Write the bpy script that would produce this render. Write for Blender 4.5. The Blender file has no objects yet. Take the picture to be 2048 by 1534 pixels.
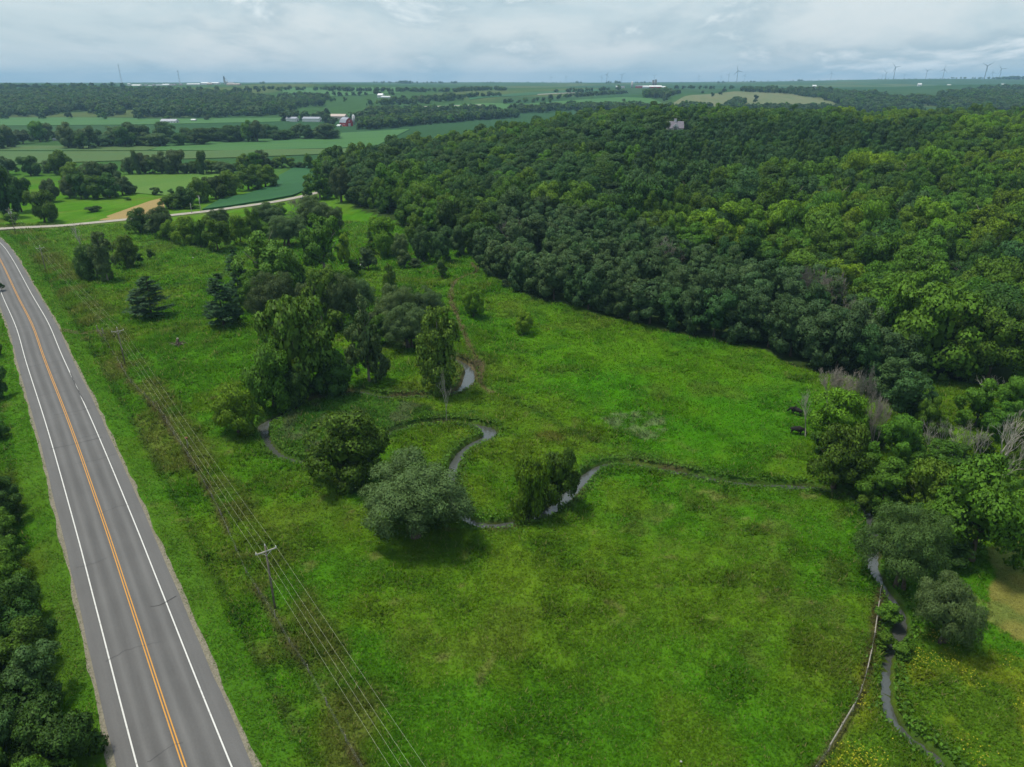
import bpy, bmesh, math, random
import numpy as np
from mathutils import Vector, Matrix, Euler

scene = bpy.context.scene
C = scene.collection
R = math.radians

# ------------------------------------------------------------------ camera
CAM_H, FPX, IW, IH = 62.0, 1421.0, 2048.0, 1534.0
PITCH = math.atan(602.0 / FPX)
SP, CP = math.sin(PITCH), math.cos(PITCH)
cam_data = bpy.data.cameras.new('camera')
cam_data.sensor_width = 36.0
cam_data.lens = 36.0 * FPX / IW
cam_data.clip_start = 0.5
cam_data.clip_end = 60000
cam = bpy.data.objects.new('camera', cam_data)
C.objects.link(cam)
cam.location = (0, 0, CAM_H)
cam.rotation_euler = (math.pi / 2 - PITCH, 0, 0)
scene.camera = cam

# ------------------------------------------------------------------ light
SUN_EL, SUN_AZ = R(69), R(-72)          # azimuth measured from forward (+Y) towards the right (+X)
world = bpy.data.worlds.new('World')
scene.world = world
world.use_nodes = True


class NT:
    """small helper for writing node trees"""
    def __init__(self, tree):
        self.t = tree

    def n(self, typ, ins=None, **kw):
        nd = self.t.nodes.new(typ)
        for k, v in kw.items():
            setattr(nd, k, v)
        for k, v in (ins or {}).items():
            self.put(nd, k, v)
        return nd

    def put(self, nd, k, v):
        s = nd.inputs[k]
        if isinstance(v, bpy.types.Node):
            self.t.links.new(v.outputs[0], s)
        elif isinstance(v, bpy.types.NodeSocket):
            self.t.links.new(v, s)
        else:
            s.default_value = v

    def math(self, op, a, b=0.0, clamp=False):
        return self.n('ShaderNodeMath', {0: a, 1: b}, operation=op, use_clamp=clamp)

    def mix(self, fac, a, b, blend='MIX'):
        nd = self.n('ShaderNodeMix', data_type='RGBA', blend_type=blend)
        self.put(nd, 0, fac)
        self.put(nd, 6, a)
        self.put(nd, 7, b)
        return nd.outputs[2]

    def noise(self, vec, scale, detail=3.0, rough=0.55, dist=0.0):
        nd = self.n('ShaderNodeTexNoise', {'Scale': scale, 'Detail': detail, 'Roughness': rough, 'Distortion': dist})
        if vec is not None:
            self.put(nd, 'Vector', vec)
        return nd.outputs[0]

    def ramp(self, fac, lo, hi):
        nd = self.n('ShaderNodeMapRange', {0: fac, 1: lo, 2: hi, 3: 0.0, 4: 1.0}, interpolation_type='SMOOTHSTEP')
        return nd.outputs[0]


def col(*c):
    return (c[0], c[1], c[2], 1.0)


def build_world():
    t = world.node_tree
    t.nodes.clear()
    w = NT(t)
    out = w.n('ShaderNodeOutputWorld')
    sky = w.n('ShaderNodeTexSky', sky_type='NISHITA')
    sky.sun_disc = False
    sky.sun_elevation = SUN_EL
    sky.sun_rotation = SUN_AZ
    sky.air_density = 1.4
    sky.dust_density = 3.0
    tc = w.n('ShaderNodeTexCoord')
    sep = w.n('ShaderNodeSeparateXYZ', {0: tc.outputs['Generated']})
    den = w.math('ADD', w.math('MAXIMUM', sep.outputs[2], 0.0), 0.22)
    px = w.math('DIVIDE', sep.outputs[0], den)
    py = w.math('DIVIDE', sep.outputs[1], den)
    pv = w.n('ShaderNodeCombineXYZ', {0: px, 1: py, 2: 0.0}).outputs[0]
    pv2 = w.n('ShaderNodeVectorMath', {0: pv, 1: (1.0, 0.72, 1.0)}, operation='MULTIPLY').outputs[0]
    veil = w.noise(pv2, 1.0, 6.0, 0.6, 0.5)
    puff = w.noise(pv2, 1.7, 9.0, 0.60, 0.35)
    shade = w.noise(pv2, 1.7, 6.0, 0.55, 0.2)
    # overcast veil with brighter puffs and blue-grey undersides
    base = w.mix(w.ramp(veil, 0.38, 0.62), col(2.05, 2.58, 2.86), col(2.75, 3.05, 3.2))
    c2 = w.mix(w.math('MULTIPLY', w.ramp(shade, 0.44, 0.62), 0.75), base, col(1.5, 2.05, 2.42))
    c3 = w.mix(w.math('MULTIPLY', w.ramp(puff, 0.54, 0.66), 0.75), c2, col(3.7, 3.95, 4.05))
    final = w.mix(0.90, sky.outputs[0], c3)
    bg = w.n('ShaderNodeBackground', {0: final, 1: 0.10})
    t.links.new(bg.outputs[0], out.inputs[0])


build_world()
sun_d = bpy.data.lights.new('sun', 'SUN')
sun_d.energy = 1.5
sun_d.angle = R(10)
sun_d.color = (1.0, 0.93, 0.80)
sun = bpy.data.objects.new('sun', sun_d)
C.objects.link(sun)
sv = Vector((math.sin(SUN_AZ) * math.cos(SUN_EL), math.cos(SUN_AZ) * math.cos(SUN_EL), math.sin(SUN_EL)))
sun.rotation_euler = sv.to_track_quat('Z', 'Y').to_euler()
sun.location = (0, 0, 150)

vs = scene.view_settings
vs.view_transform = 'Standard'
vs.look = 'None'
vs.exposure = 1.4
vs.gamma = 1.0
vs.use_curve_mapping = False
cy = scene.cycles
cy.max_bounces = 5
cy.diffuse_bounces = 3
cy.glossy_bounces = 2
cy.transmission_bounces = 3
cy.volume_bounces = 0
cy.transparent_max_bounces = 4
cy.caustics_reflective = False
cy.caustics_refractive = False
cy.use_denoising = True

# ------------------------------------------------------------------ numeric helpers
def vhash(ix, iy, seed):
    h = (ix.astype(np.int64) * 374761393 + iy.astype(np.int64) * 668265263 + seed * 974711) & 0xFFFFFFFF
    h = ((h ^ (h >> 13)) * 1274126177) & 0xFFFFFFFF
    return ((h ^ (h >> 16)) & 0xFFFFFF) / float(0xFFFFFF)


def vnoise(x, y, seed=0):
    x = np.asarray(x, float)
    y = np.asarray(y, float)
    ix, iy = np.floor(x), np.floor(y)
    fx, fy = x - ix, y - iy
    fx = fx * fx * (3 - 2 * fx)
    fy = fy * fy * (3 - 2 * fy)
    ix = ix.astype(np.int64)
    iy = iy.astype(np.int64)
    a = vhash(ix, iy, seed)
    b = vhash(ix + 1, iy, seed)
    c = vhash(ix, iy + 1, seed)
    d = vhash(ix + 1, iy + 1, seed)
    return (a * (1 - fx) + b * fx) * (1 - fy) + (c * (1 - fx) + d * fx) * fy


def fbm(x, y, scale, octaves=4, seed=0):
    s, amp, tot = 0.0, 1.0, 0.0
    x = np.asarray(x, float) / scale
    y = np.asarray(y, float) / scale
    for o in range(octaves):
        s = s + amp * vnoise(x * 2 ** o + 17.3 * o, y * 2 ** o - 9.1 * o, seed + o)
        tot += amp
        amp *= 0.5
    return s / tot


def sstep(x, a, b):
    t = np.clip((np.asarray(x, float) - a) / (b - a), 0, 1)
    return t * t * (3 - 2 * t)


def G0(px, py, z=0.0):
    """photo pixel -> point on the level plane z"""
    v = (py - 767.0) / FPX
    d = (CAM_H - z) / (SP + v * CP)
    return (px - 1024.0) / FPX * d, d * (CP - v * SP)


def spline(pts, step=1.0, closed=False):
    """Catmull-Rom through 2-D points, resampled"""
    P = [np.array(p, float) for p in pts]
    P = [2 * P[0] - P[1]] + P + [2 * P[-1] - P[-2]]
    out = []
    for i in range(1, len(P) - 2):
        p0, p1, p2, p3 = P[i - 1], P[i], P[i + 1], P[i + 2]
        n = max(2, int(np.linalg.norm(p2[:2] - p1[:2]) / step))
        for k in range(n):
            t = k / n
            out.append(0.5 * ((2 * p1) + (-p0 + p2) * t + (2 * p0 - 5 * p1 + 4 * p2 - p3) * t * t + (-p0 + 3 * p1 - 3 * p2 + p3) * t ** 3))
    out.append(P[-2])
    return np.array(out)


RX0, RX1, RY0, RY1, RC = -300.0, 300.0, 10.0, 480.0, 0.5


class DistMap:
    """distance to a polyline kept on a fine raster near the camera"""
    def __init__(self, pts, reach=16.0, side=None):
        nx, ny = int((RX1 - RX0) / RC), int((RY1 - RY0) / RC)
        self.d = np.full((ny, nx), reach)
        self.s = np.zeros((ny, nx))
        self.t = np.zeros((ny, nx))
        self.reach = reach
        acc = 0.0
        for i in range(len(pts) - 1):
            a, b = pts[i][:2], pts[i + 1][:2]
            x0, x1 = min(a[0], b[0]) - reach, max(a[0], b[0]) + reach
            y0, y1 = min(a[1], b[1]) - reach, max(a[1], b[1]) + reach
            i0, i1 = max(0, int((x0 - RX0) / RC)), min(nx, int((x1 - RX0) / RC) + 1)
            j0, j1 = max(0, int((y0 - RY0) / RC)), min(ny, int((y1 - RY0) / RC) + 1)
            L = math.hypot(b[0] - a[0], b[1] - a[1])
            if i1 > i0 and j1 > j0 and L > 1e-6:
                X, Y = np.meshgrid(RX0 + (np.arange(i0, i1) + 0.5) * RC, RY0 + (np.arange(j0, j1) + 0.5) * RC)
                u = ((X - a[0]) * (b[0] - a[0]) + (Y - a[1]) * (b[1] - a[1])) / (L * L)
                uc = np.clip(u, 0, 1)
                dd = np.hypot(X - a[0] - uc * (b[0] - a[0]), Y - a[1] - uc * (b[1] - a[1]))
                sg = np.sign((b[0] - a[0]) * (Y - a[1]) - (b[1] - a[1]) * (X - a[0]))
                w = self.d[j0:j1, i0:i1]
                m = dd < w
                w[m] = dd[m]
                self.s[j0:j1, i0:i1][m] = sg[m]
                extra = pts[i][2] if len(pts[i]) > 2 else 0
                self.t[j0:j1, i0:i1][m] = extra
            acc += L

    def look(self, grid, x, y, outside):
        x = np.asarray(x, float)
        y = np.asarray(y, float)
        fx = (x - RX0) / RC - 0.5
        fy = (y - RY0) / RC - 0.5
        ny, nx = grid.shape
        ok = (fx >= 0) & (fx < nx - 1) & (fy >= 0) & (fy < ny - 1)
        ix = np.clip(np.floor(fx), 0, nx - 2).astype(int)
        iy = np.clip(np.floor(fy), 0, ny - 2).astype(int)
        tx, ty = np.clip(fx - ix, 0, 1), np.clip(fy - iy, 0, 1)
        v = (grid[iy, ix] * (1 - tx) + grid[iy, ix + 1] * tx) * (1 - ty) + (grid[iy + 1, ix] * (1 - tx) + grid[iy + 1, ix + 1] * tx) * ty
        return np.where(ok, v, outside)

    def __call__(self, x, y):
        return self.look(self.d, x, y, self.reach)

    def extra(self, x, y):
        return self.look(self.t, x, y, 0.0)

    def side(self, x, y):
        return self.look(self.s, x, y, 0.0)


def in_poly(x, y, poly):
    x = np.asarray(x, float)
    y = np.asarray(y, float)
    r = np.zeros(np.broadcast(x, y).shape, bool)
    n = len(poly)
    for i in range(n):
        x0, y0 = poly[i][:2]
        x1, y1 = poly[(i + 1) % n][:2]
        if y0 == y1:
            continue
        c = ((y0 > y) != (y1 > y)) & (x < (x1 - x0) * (y - y0) / (y1 - y0) + x0)
        r ^= c
    return r


# ------------------------------------------------------------------ plan of the valley (metres)
ROAD = spline([(20, -22), (-5.5, 13), (-32.2, 49.6), (-49.1, 73.2), (-63.0, 92.6), (-86.9, 125.4), (-112.9, 160.3), (-132.5, 187.0),
               (-156.0, 217.1), (-191.0, 262.4), (-216, 293), (-247, 326), (-285, 360), (-330, 398)], 2.0)
LANE, PAVED, GRAV = 3.72, 5.45, 5.95
SIDE = spline([(-252, 320), (-233, 328.5), (-211.4, 335.5), (-203.9, 340.5), (-192.0, 349.5), (-164.2, 371.0), (-145.6, 392.0), (-131.8, 411), (-122, 432), (-112, 462)], 2.0)
SIDE_W = 2.9
CREEK_PX = [(700, 640, .55), (760, 660, .55), (815, 690, .6), (880, 706, .55), (917, 719, .75), (938, 735, .9), (938, 752, 1.45), (926, 772, .9), (890, 786, .55), (840, 789, .55),
            (760, 789, .6), (715, 779, .55), (660, 788, .55), (605, 803, .6), (556, 830, .75), (527, 846, 1.0), (530, 868, .5), (541, 890, .48), (566, 910, .48), (612, 920, .45),
            (668, 915, .55), (720, 890, .55), (768, 866, .55), (825, 848, .55), (890, 841, .55), (945, 845, .6), (976, 855, 1.45), (978, 868, .9), (945, 884, .75), (918, 906, .65),
            (903, 938, .6), (900, 975, .55), (918, 1015, .55), (945, 1040, .6), (1000, 1046, .65), (1060, 1031, .75), (1105, 1014, 1.0), (1145, 976, 1.0), (1180, 942, .75), (1215, 925, .6),
            (1270, 925, .55), (1330, 936, .6), (1400, 948, .5), (1440, 957, .65), (1500, 964, .5), (1570, 968, .6), (1640, 972, .6), (1700, 988, .6), (1738, 1022, .55), (1748, 1075, .65),
            (1748, 1128, .55), (1768, 1165, .32), (1795, 1205, .55), (1803, 1250, .6), (1780, 1300, .25), (1774, 1370, .3), (1780, 1415, .32), (1812, 1462, .25), (1860, 1495, .25), (1905, 1540, .28), (1950, 1600, .28)]
CREEK = spline([(*G0(a, b), w) for a, b, w in CREEK_PX], 1.2)
FENCE_PX = [(196, 662), (222, 700), (236, 722), (262, 765), (310, 815), (355, 880), (392, 940), (432, 1010), (470, 1095), (500, 1160), (545, 1225), (580, 1290), (622, 1350), (665, 1430), (720, 1534), (790, 1650)]
FENCE = spline([G0(*q) for q in FENCE_PX], 2.5)
RFENCE_PX = [(1760, 1184), (1752, 1240), (1745, 1290), (1736, 1330), (1728, 1368), (1720, 1390), (1712, 1415), (1692, 1440), (1688, 1452), (1668, 1485), (1640, 1530), (1600, 1590)]
RFENCE = spline([G0(*q) for q in RFENCE_PX], 2.2)
PATH_PX = [(943, 530), (952, 548), (915, 562), (903, 585), (905, 610), (930, 670), (945, 705), (962, 738), (960, 765), (985, 785)]
PATH = spline([G0(*q) for q in PATH_PX], 1.5)
TRACK_PX = [(968, 772), (1040, 812), (1110, 850), (1175, 880), (1240, 905), (1300, 918)]
TRACK = spline([G0(*q) for q in TRACK_PX], 1.5)
RIDGE_PX = [(255, 505), (330, 480), (400, 490), (462, 515), (455, 545), (400, 562), (340, 570)]
OXBOW = spline([G0(*q) for q in RIDGE_PX], 1.5)
FOREST_PX = [(690, 398), (716, 424), (770, 446), (838, 470), (900, 492), (940, 500), (965, 548), (1040, 586), (1180, 626), (1330, 661), (1500, 691), (1585, 728), (1640, 742),
             (1700, 755), (1780, 770), (1830, 760), (1850, 748), (1890, 748), (1925, 765), (2000, 775), (2200, 800)]
FOREST = [G0(*q) for q in FOREST_PX] + [(560, 240), (640, 720), (150, 800), (-95, 640), (-135, 560), (-122, 470)]
PLANT_PX = [(965, 548), (1040, 586), (1180, 626), (1330, 661), (1500, 691), (1590, 735), (1640, 770), (1700, 800), (1790, 800), (1800, 740), (1740, 690), (1640, 620), (1400, 560), (1250, 500), (1100, 465), (1000, 480)]
PLANT = [G0(*q) for q in PLANT_PX]

dm_road = DistMap(ROAD, 30.0)
dm_side = DistMap(SIDE, 16.0)
dm_creek = DistMap(CREEK, 10.0)
dm_fence = DistMap(FENCE, 8.0)
dm_rfence = DistMap(RFENCE, 6.0)
dm_path = DistMap(PATH, 6.0)
dm_track = DistMap(TRACK, 8.0)
dm_ox = DistMap(OXBOW, 8.0)


def hill(x, y):
    h = 22.0 * sstep(y, 190, 590) * sstep(x, -140, 130) * (1 - sstep(y, 740, 1080))
    h = h + 5.0 * (fbm(x, y, 160, 2, 5) - 0.5) * sstep(y, 230, 420) * sstep(x, -100, 100) * (1 - sstep(y, 740, 1080))
    return h


def far_land(x, y):
    n = fbm(x, y, 900, 3, 40) - 0.5
    n2 = fbm(x, y, 2600, 2, 60) - 0.5
    yy = y + 260 * n2 + 130 * n
    t = np.clip((yy - 1330) / 1150, 0, 1)
    z = 47 * (t * t * (3 - 2 * t) * 0.5 + t * 0.5)
    z = z + 12 * sstep(yy, 2400, 6500)
    z = z + 34 * n * sstep(y, 1250, 1900) * (1 - 0.6 * sstep(y, 2600, 5000))
    z = np.minimum(z, 60.5 + 2.0 * n2)
    ridge = sstep(x / np.maximum(y, 1.0), 0.05, 0.62) * sstep(y, 3000, 6000)
    roll = sstep(y, 2400, 4200) * (1 - sstep(y, 7000, 9500)) * (fbm(x, y, 1500, 2, 88) - 0.5)
    return z + 27 * ridge + 16 * roll


def land(x, y):
    """smooth lie of the land without banks and hummocks"""
    x = np.asarray(x, float)
    y = np.asarray(y, float)
    return hill(x, y) + far_land(x, y)


def hgt(x, y):
    x = np.asarray(x, float)
    y = np.asarray(y, float)
    z = land(x, y)
    near = 1 - sstep(np.hypot(x, y), 380, 470)
    dr = dm_road(x, y)
    ds = dm_side(x, y)
    hum = (fbm(x, y, 5.0, 3, 11) - 0.5) * 0.55 + (fbm(x, y, 30.0, 2, 21) - 0.5) * 0.9
    flat = sstep(dr, 7, 16) * sstep(ds, 3.5, 9)
    z = z + hum * near * flat
    # highway embankment and ditch
    z = z + np.where(dr < 29, 0.30 * (1 - sstep(dr, 6.3, 9.5)) - 0.45 * np.exp(-((dr - 11.0) / 2.2) ** 2), 0)
    z = z + np.where(ds < 15, 0.18 * (1 - sstep(ds, 3.2, 5.5)) - 0.35 * np.exp(-((ds - 6.5) / 1.6) ** 2) * sstep(dr, 8, 16), 0)
    # creek channel with raised lips
    dc = dm_creek(x, y)
    w = dm_creek.extra(x, y)
    z = z - np.where(dc < 9.9, 1.25 * (1 - sstep(dc, w * 0.6, w + 0.55)) + hum * near * flat * (1 - sstep(dc, 2, 5)), 0)
    do = dm_ox(x, y)
    z = z - np.where(do < 7.9, 0.55 * (1 - sstep(do, 0.3, 3.0)), 0)
    return z


def hz(x, y):
    return float(hgt(np.array([x]), np.array([y]))[0])


_T = np.exp(np.linspace(math.log(30), math.log(13500), 2600))


def GT(px, py, lift=0.0):
    """photo pixel -> where that line of sight meets the land"""
    v = (py - 767.0) / FPX
    dy, dz, dx = CP - v * SP, -(SP + v * CP), (px - 1024.0) / FPX
    X, Y, Z = dx / dy * _T, _T, CAM_H + dz / dy * _T
    below = np.nonzero(Z <= land(X, Y) + lift)[0]
    i = below[0] if len(below) else len(_T) - 1
    return float(X[i]), float(Y[i])


def AT(px, dist):
    """point at forward distance dist seen in column px (near the skyline)"""
    d = dist * CP + 10 * SP
    return (px - 1024.0) / FPX * d, dist


def depth_of(x, y, z=0.0):
    return y * CP + (CAM_H - z) * SP


def z_at_row(y, py):
    v = (py - 767.0) / FPX
    return CAM_H - (SP + v * CP) / (CP - v * SP) * y


# ------------------------------------------------------------------ mesh helpers
def npmesh(name, V, F, mats=(), midx=None, smooth=False, colr=None, uv=None, nrm=None):
    V = np.asarray(V, np.float32)
    F = np.asarray(F, np.int32)
    me = bpy.data.meshes.new(name)
    n, k = F.shape
    me.vertices.add(len(V))
    me.vertices.foreach_set('co', V.ravel())
    me.loops.add(n * k)
    me.loops.foreach_set('vertex_index', F.ravel())
    me.polygons.add(n)
    me.polygons.foreach_set('loop_start', np.arange(0, n * k, k, dtype=np.int32))
    if midx is not None:
        me.polygons.foreach_set('material_index', np.asarray(midx, np.int32))
    me.polygons.foreach_set('use_smooth', np.full(n, bool(smooth)))
    for m in mats:
        me.materials.append(m)
    if colr is not None:
        a = me.attributes.new('Col', 'FLOAT_COLOR', 'POINT')
        c4 = np.ones((len(V), 4), np.float32)
        c4[:, :3] = colr
        a.data.foreach_set('color', c4.ravel())
    if uv is not None:
        a = me.attributes.new('lane', 'FLOAT_VECTOR', 'POINT')
        u3 = np.zeros((len(V), 3), np.float32)
        u3[:, :2] = uv
        a.data.foreach_set('vector', u3.ravel())
    me.update(calc_edges=True)
    if nrm is not None:
        me.polygons.foreach_set('use_smooth', np.ones(n, bool))
        me.normals_split_custom_set_from_vertices(np.asarray(nrm, np.float32))
    return me


def link(name, me, parent=None, loc=None, mat=None):
    o = bpy.data.objects.new(name, me)
    C.objects.link(o)
    if parent is not None:
        o.parent = parent
    if loc is not None:
        o.location = loc
    if mat is not None and me is not None:
        me.materials.append(mat)
    return o


def tag(o, label=None, cat=None, group=None, kind=None):
    if label:
        o['label'] = label
    if cat:
        o['category'] = cat
    if group:
        o['group'] = group
    if kind:
        o['kind'] = kind
    return o


def thing(name, label, cat, loc=(0, 0, 0), rz=0.0, group=None, scale=None):
    o = bpy.data.objects.new(name, None)
    o.empty_display_size = 0.5
    C.objects.link(o)
    o.location = loc
    o.rotation_euler = (0, 0, rz)
    if scale is not None:
        o.scale = scale
    return tag(o, label, cat, group)


class MB:
    """collects boxes, tubes and polygons into one mesh"""
    def __init__(self):
        self.v, self.f = [], []

    def box(self, x0, x1, y0, y1, z0, z1):
        b = len(self.v)
        self.v += [(x0, y0, z0), (x1, y0, z0), (x1, y1, z0), (x0, y1, z0), (x0, y0, z1), (x1, y0, z1), (x1, y1, z1), (x0, y1, z1)]
        self.f += [tuple(b + i for i in q) for q in ((0, 3, 2, 1), (4, 5, 6, 7), (0, 1, 5, 4), (1, 2, 6, 5), (2, 3, 7, 6), (3, 0, 4, 7))]
        return self

    def tube(self, pts, rad, sides=6, cap=True):
        b = len(self.v)
        pts = [Vector(p) for p in pts]
        n = len(pts)
        rr = rad if hasattr(rad, '__len__') else [rad] * n
        for i, p in enumerate(pts):
            d = (pts[min(i + 1, n - 1)] - pts[max(i - 1, 0)])
            if d.length < 1e-9:
                d = Vector((0, 0, 1))
            d.normalize()
            a = Vector((1, 0, 0)) if abs(d.x) < 0.8 else Vector((0, 1, 0))
            u = d.cross(a).normalized()
            w = d.cross(u)
            for k in range(sides):
                t = 2 * math.pi * k / sides
                q = p + (u * math.cos(t) + w * math.sin(t)) * rr[i]
                self.v.append((q.x, q.y, q.z))
        for i in range(n - 1):
            for k in range(sides):
                k2 = (k + 1) % sides
                self.f.append((b + i * sides + k, b + i * sides + k2, b + (i + 1) * sides + k2, b + (i + 1) * sides + k))
        if cap:
            self.f.append(tuple(b + k for k in range(sides))[::-1])
            self.f.append(tuple(b + (n - 1) * sides + k for k in range(sides)))
        return self

    def prism(self, prof, y0, y1):
        """closed profile in x,z swept along y"""
        b = len(self.v)
        n = len(prof)
        self.v += [(x, y0, z) for x, z in prof] + [(x, y1, z) for x, z in prof]
        self.f.append(tuple(b + i for i in range(n)))
        self.f.append(tuple(b + n + i for i in range(n))[::-1])
        for i in range(n):
            j = (i + 1) % n
            self.f.append((b + i, b + n + i, b + n + j, b + j))
        return self

    def poly(self, pts):
        b = len(self.v)
        self.v += [tuple(p) for p in pts]
        self.f.append(tuple(range(b, b + len(pts))))
        return self

    def build(self, name, mat, parent=None, smooth=False):
        me = bpy.data.meshes.new(name)
        me.from_pydata(self.v, [], self.f)
        bm = bmesh.new()
        bm.from_mesh(me)
        bmesh.ops.recalc_face_normals(bm, faces=bm.faces)
        bm.to_mesh(me)
        bm.free()
        if smooth:
            me.polygons.foreach_set('use_smooth', np.ones(len(me.polygons), bool))
        me.materials.append(mat)
        return link(name, me, parent)


# ------------------------------------------------------------------ materials
def new_mat(name):
    m = bpy.data.materials.new(name)
    m.use_nodes = True
    t = m.node_tree
    t.nodes.clear()
    return m, NT(t), t


def plain(name, c, rough=0.7, spec=0.3, var=0.12, scale=1.5, metal=0.0):
    m, w, t = new_mat(name)
    geo = w.n('ShaderNodeNewGeometry')
    n = w.noise(geo.outputs['Position'], scale, 4.0, 0.6)
    a = col(*[x * (1 - var) for x in c])
    b = col(*[min(1, x * (1 + var)) for x in c])
    cc = w.mix(w.ramp(n, 0.3, 0.7), a, b)
    p = w.n('ShaderNodeBsdfPrincipled', {'Base Color': cc, 'Roughness': rough, 'Specular IOR Level': spec, 'Metallic': metal})
    o = w.n('ShaderNodeOutputMaterial')
    t.links.new(p.outputs[0], o.inputs[0])
    return m


def leaf_mat(name, c, hue=0.016, val=0.52, transl=0.28, sat=1.0, isl=0.9):
    m, w, t = new_mat(name)
    geo = w.n('ShaderNodeNewGeometry')
    oi = w.n('ShaderNodeObjectInfo')
    rnd = geo.outputs['Random Per Island']
    big = w.noise(geo.outputs['Position'], 0.35, 2.0)
    v = w.math('ADD', w.math('MULTIPLY', rnd, isl), w.math('MULTIPLY', oi.outputs['Random'], val))
    v = w.math('ADD', v, w.math('MULTIPLY', big, 0.5))
    v = w.math('ADD', v, 1.0 - isl * 0.5 - val * 0.5 - 0.25)
    rnd2 = w.math('FRACT', w.math('MULTIPLY', oi.outputs['Random'], 7.13))
    h = w.math('ADD', w.math('MULTIPLY', w.math('SUBTRACT', rnd2, 0.5), hue * 2), 0.5)
    hsv = w.n('ShaderNodeHueSaturation', {'Hue': h, 'Saturation': sat, 'Value': v, 'Color': col(*c)})
    d = w.n('ShaderNodeBsdfPrincipled', {'Base Color': hsv, 'Roughness': 0.6, 'Specular IOR Level': 0.12})
    tr = w.n('ShaderNodeBsdfTranslucent', {'Color': w.mix(0.5, hsv.outputs[0], col(c[0] * 1.5, c[1] * 1.35, c[2] * 0.5))})
    mx = w.n('ShaderNodeMixShader', {0: transl, 1: d.outputs[0], 2: tr.outputs[0]})
    o = w.n('ShaderNodeOutputMaterial')
    t.links.new(mx.outputs[0], o.inputs[0])
    return m


def ground_mat(name, bump=0.5, fine=3.2, strength=0.32):
    """colour of the sward comes from the land's own plan (attribute Col), grain from noise"""
    m, w, t = new_mat(name)
    at = w.n('ShaderNodeAttribute', attribute_name='Col')
    geo = w.n('ShaderNodeNewGeometry')
    n1 = w.noise(geo.outputs['Position'], 0.45, 5.0, 0.65)
    n2 = w.noise(geo.outputs['Position'], fine, 4.0, 0.7)
    f = w.math('ADD', w.math('MULTIPLY', w.math('SUBTRACT', n1, 0.5), 1.6 * strength), w.math('MULTIPLY', w.math('SUBTRACT', n2, 0.5), 2.2 * strength))
    v = w.math('ADD', f, 1.0)
    hsv = w.n('ShaderNodeHueSaturation', {'Value': v, 'Color': at.outputs[0]})
    bp = w.n('ShaderNodeBump', {'Strength': bump, 'Distance': 0.5, 'Height': n2})
    p = w.n('ShaderNodeBsdfPrincipled', {'Base Color': hsv, 'Roughness': 0.95, 'Specular IOR Level': 0.0, 'Normal': bp})
    o = w.n('ShaderNodeOutputMaterial')
    t.links.new(p.outputs[0], o.inputs[0])
    return m


def grass_mat():
    m, w, t = new_mat('grass_blades')
    at = w.n('ShaderNodeAttribute', attribute_name='Col')
    d = w.n('ShaderNodeBsdfPrincipled', {'Base Color': at.outputs[0], 'Roughness': 0.9, 'Specular IOR Level': 0.0})
    tr = w.n('ShaderNodeBsdfTranslucent', {'Color': at.outputs[0]})
    mx = w.n('ShaderNodeMixShader', {0: 0.4, 1: d.outputs[0], 2: tr.outputs[0]})
    o = w.n('ShaderNodeOutputMaterial')
    t.links.new(mx.outputs[0], o.inputs[0])
    return m


def asphalt_mat():
    m, w, t = new_mat('asphalt')
    at = w.n('ShaderNodeAttribute', attribute_name='lane')
    sep = w.n('ShaderNodeSeparateXYZ', {0: at.outputs['Vector']})
    geo = w.n('ShaderNodeNewGeometry')
    u = w.math('ABSOLUTE', sep.outputs[0])
    # polished wheel tracks at 0.95 m and 2.75 m from the centre line, oil-dark lane middle
    def bump_at(c, wd):
        q = w.math('DIVIDE', w.math('SUBTRACT', u, c), wd)
        return w.math('EXPONENT', w.math('MULTIPLY', w.math('MULTIPLY', q, q), -1.0))
    tr = w.math('ADD', bump_at(0.95, 0.38), bump_at(2.75, 0.38))
    mid = bump_at(1.85, 0.35)
    st = w.n('ShaderNodeVectorMath', {0: at.outputs['Vector'], 1: (1.0, 0.05, 1.0)}, operation='MULTIPLY')
    along = w.noise(st.outputs[0], 1.2, 4.0, 0.6)
    fine = w.noise(geo.outputs['Position'], 6.0, 4.0, 0.7)
    big = w.noise(geo.outputs['Position'], 0.12, 3.0, 0.6)
    v = w.math('ADD', 0.092, w.math('MULTIPLY', tr, 0.026))
    v = w.math('SUBTRACT', v, w.math('MULTIPLY', mid, 0.006))
    v = w.math('ADD', v, w.math('MULTIPLY', w.math('SUBTRACT', along, 0.5), 0.045))
    v = w.math('ADD', v, w.math('MULTIPLY', w.math('SUBTRACT', fine, 0.5), 0.04))
    v = w.math('ADD', v, w.math('MULTIPLY', w.math('SUBTRACT', big, 0.5), 0.03))
    sh = w.ramp(u, 3.8, 4.0)
    v = w.math('ADD', v, w.math('MULTIPLY', sh, 0.012))
    cc = w.n('ShaderNodeCombineColor', {0: v, 1: w.math('MULTIPLY', v, 0.985), 2: w.math('MULTIPLY', v, 0.98)})
    bp = w.n('ShaderNodeBump', {'Strength': 0.25, 'Distance': 0.05, 'Height': fine})
    p = w.n('ShaderNodeBsdfPrincipled', {'Base Color': cc, 'Roughness': 0.85, 'Specular IOR Level': 0.25, 'Normal': bp})
    o = w.n('ShaderNodeOutputMaterial')
    t.links.new(p.outputs[0], o.inputs[0])
    return m


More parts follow.
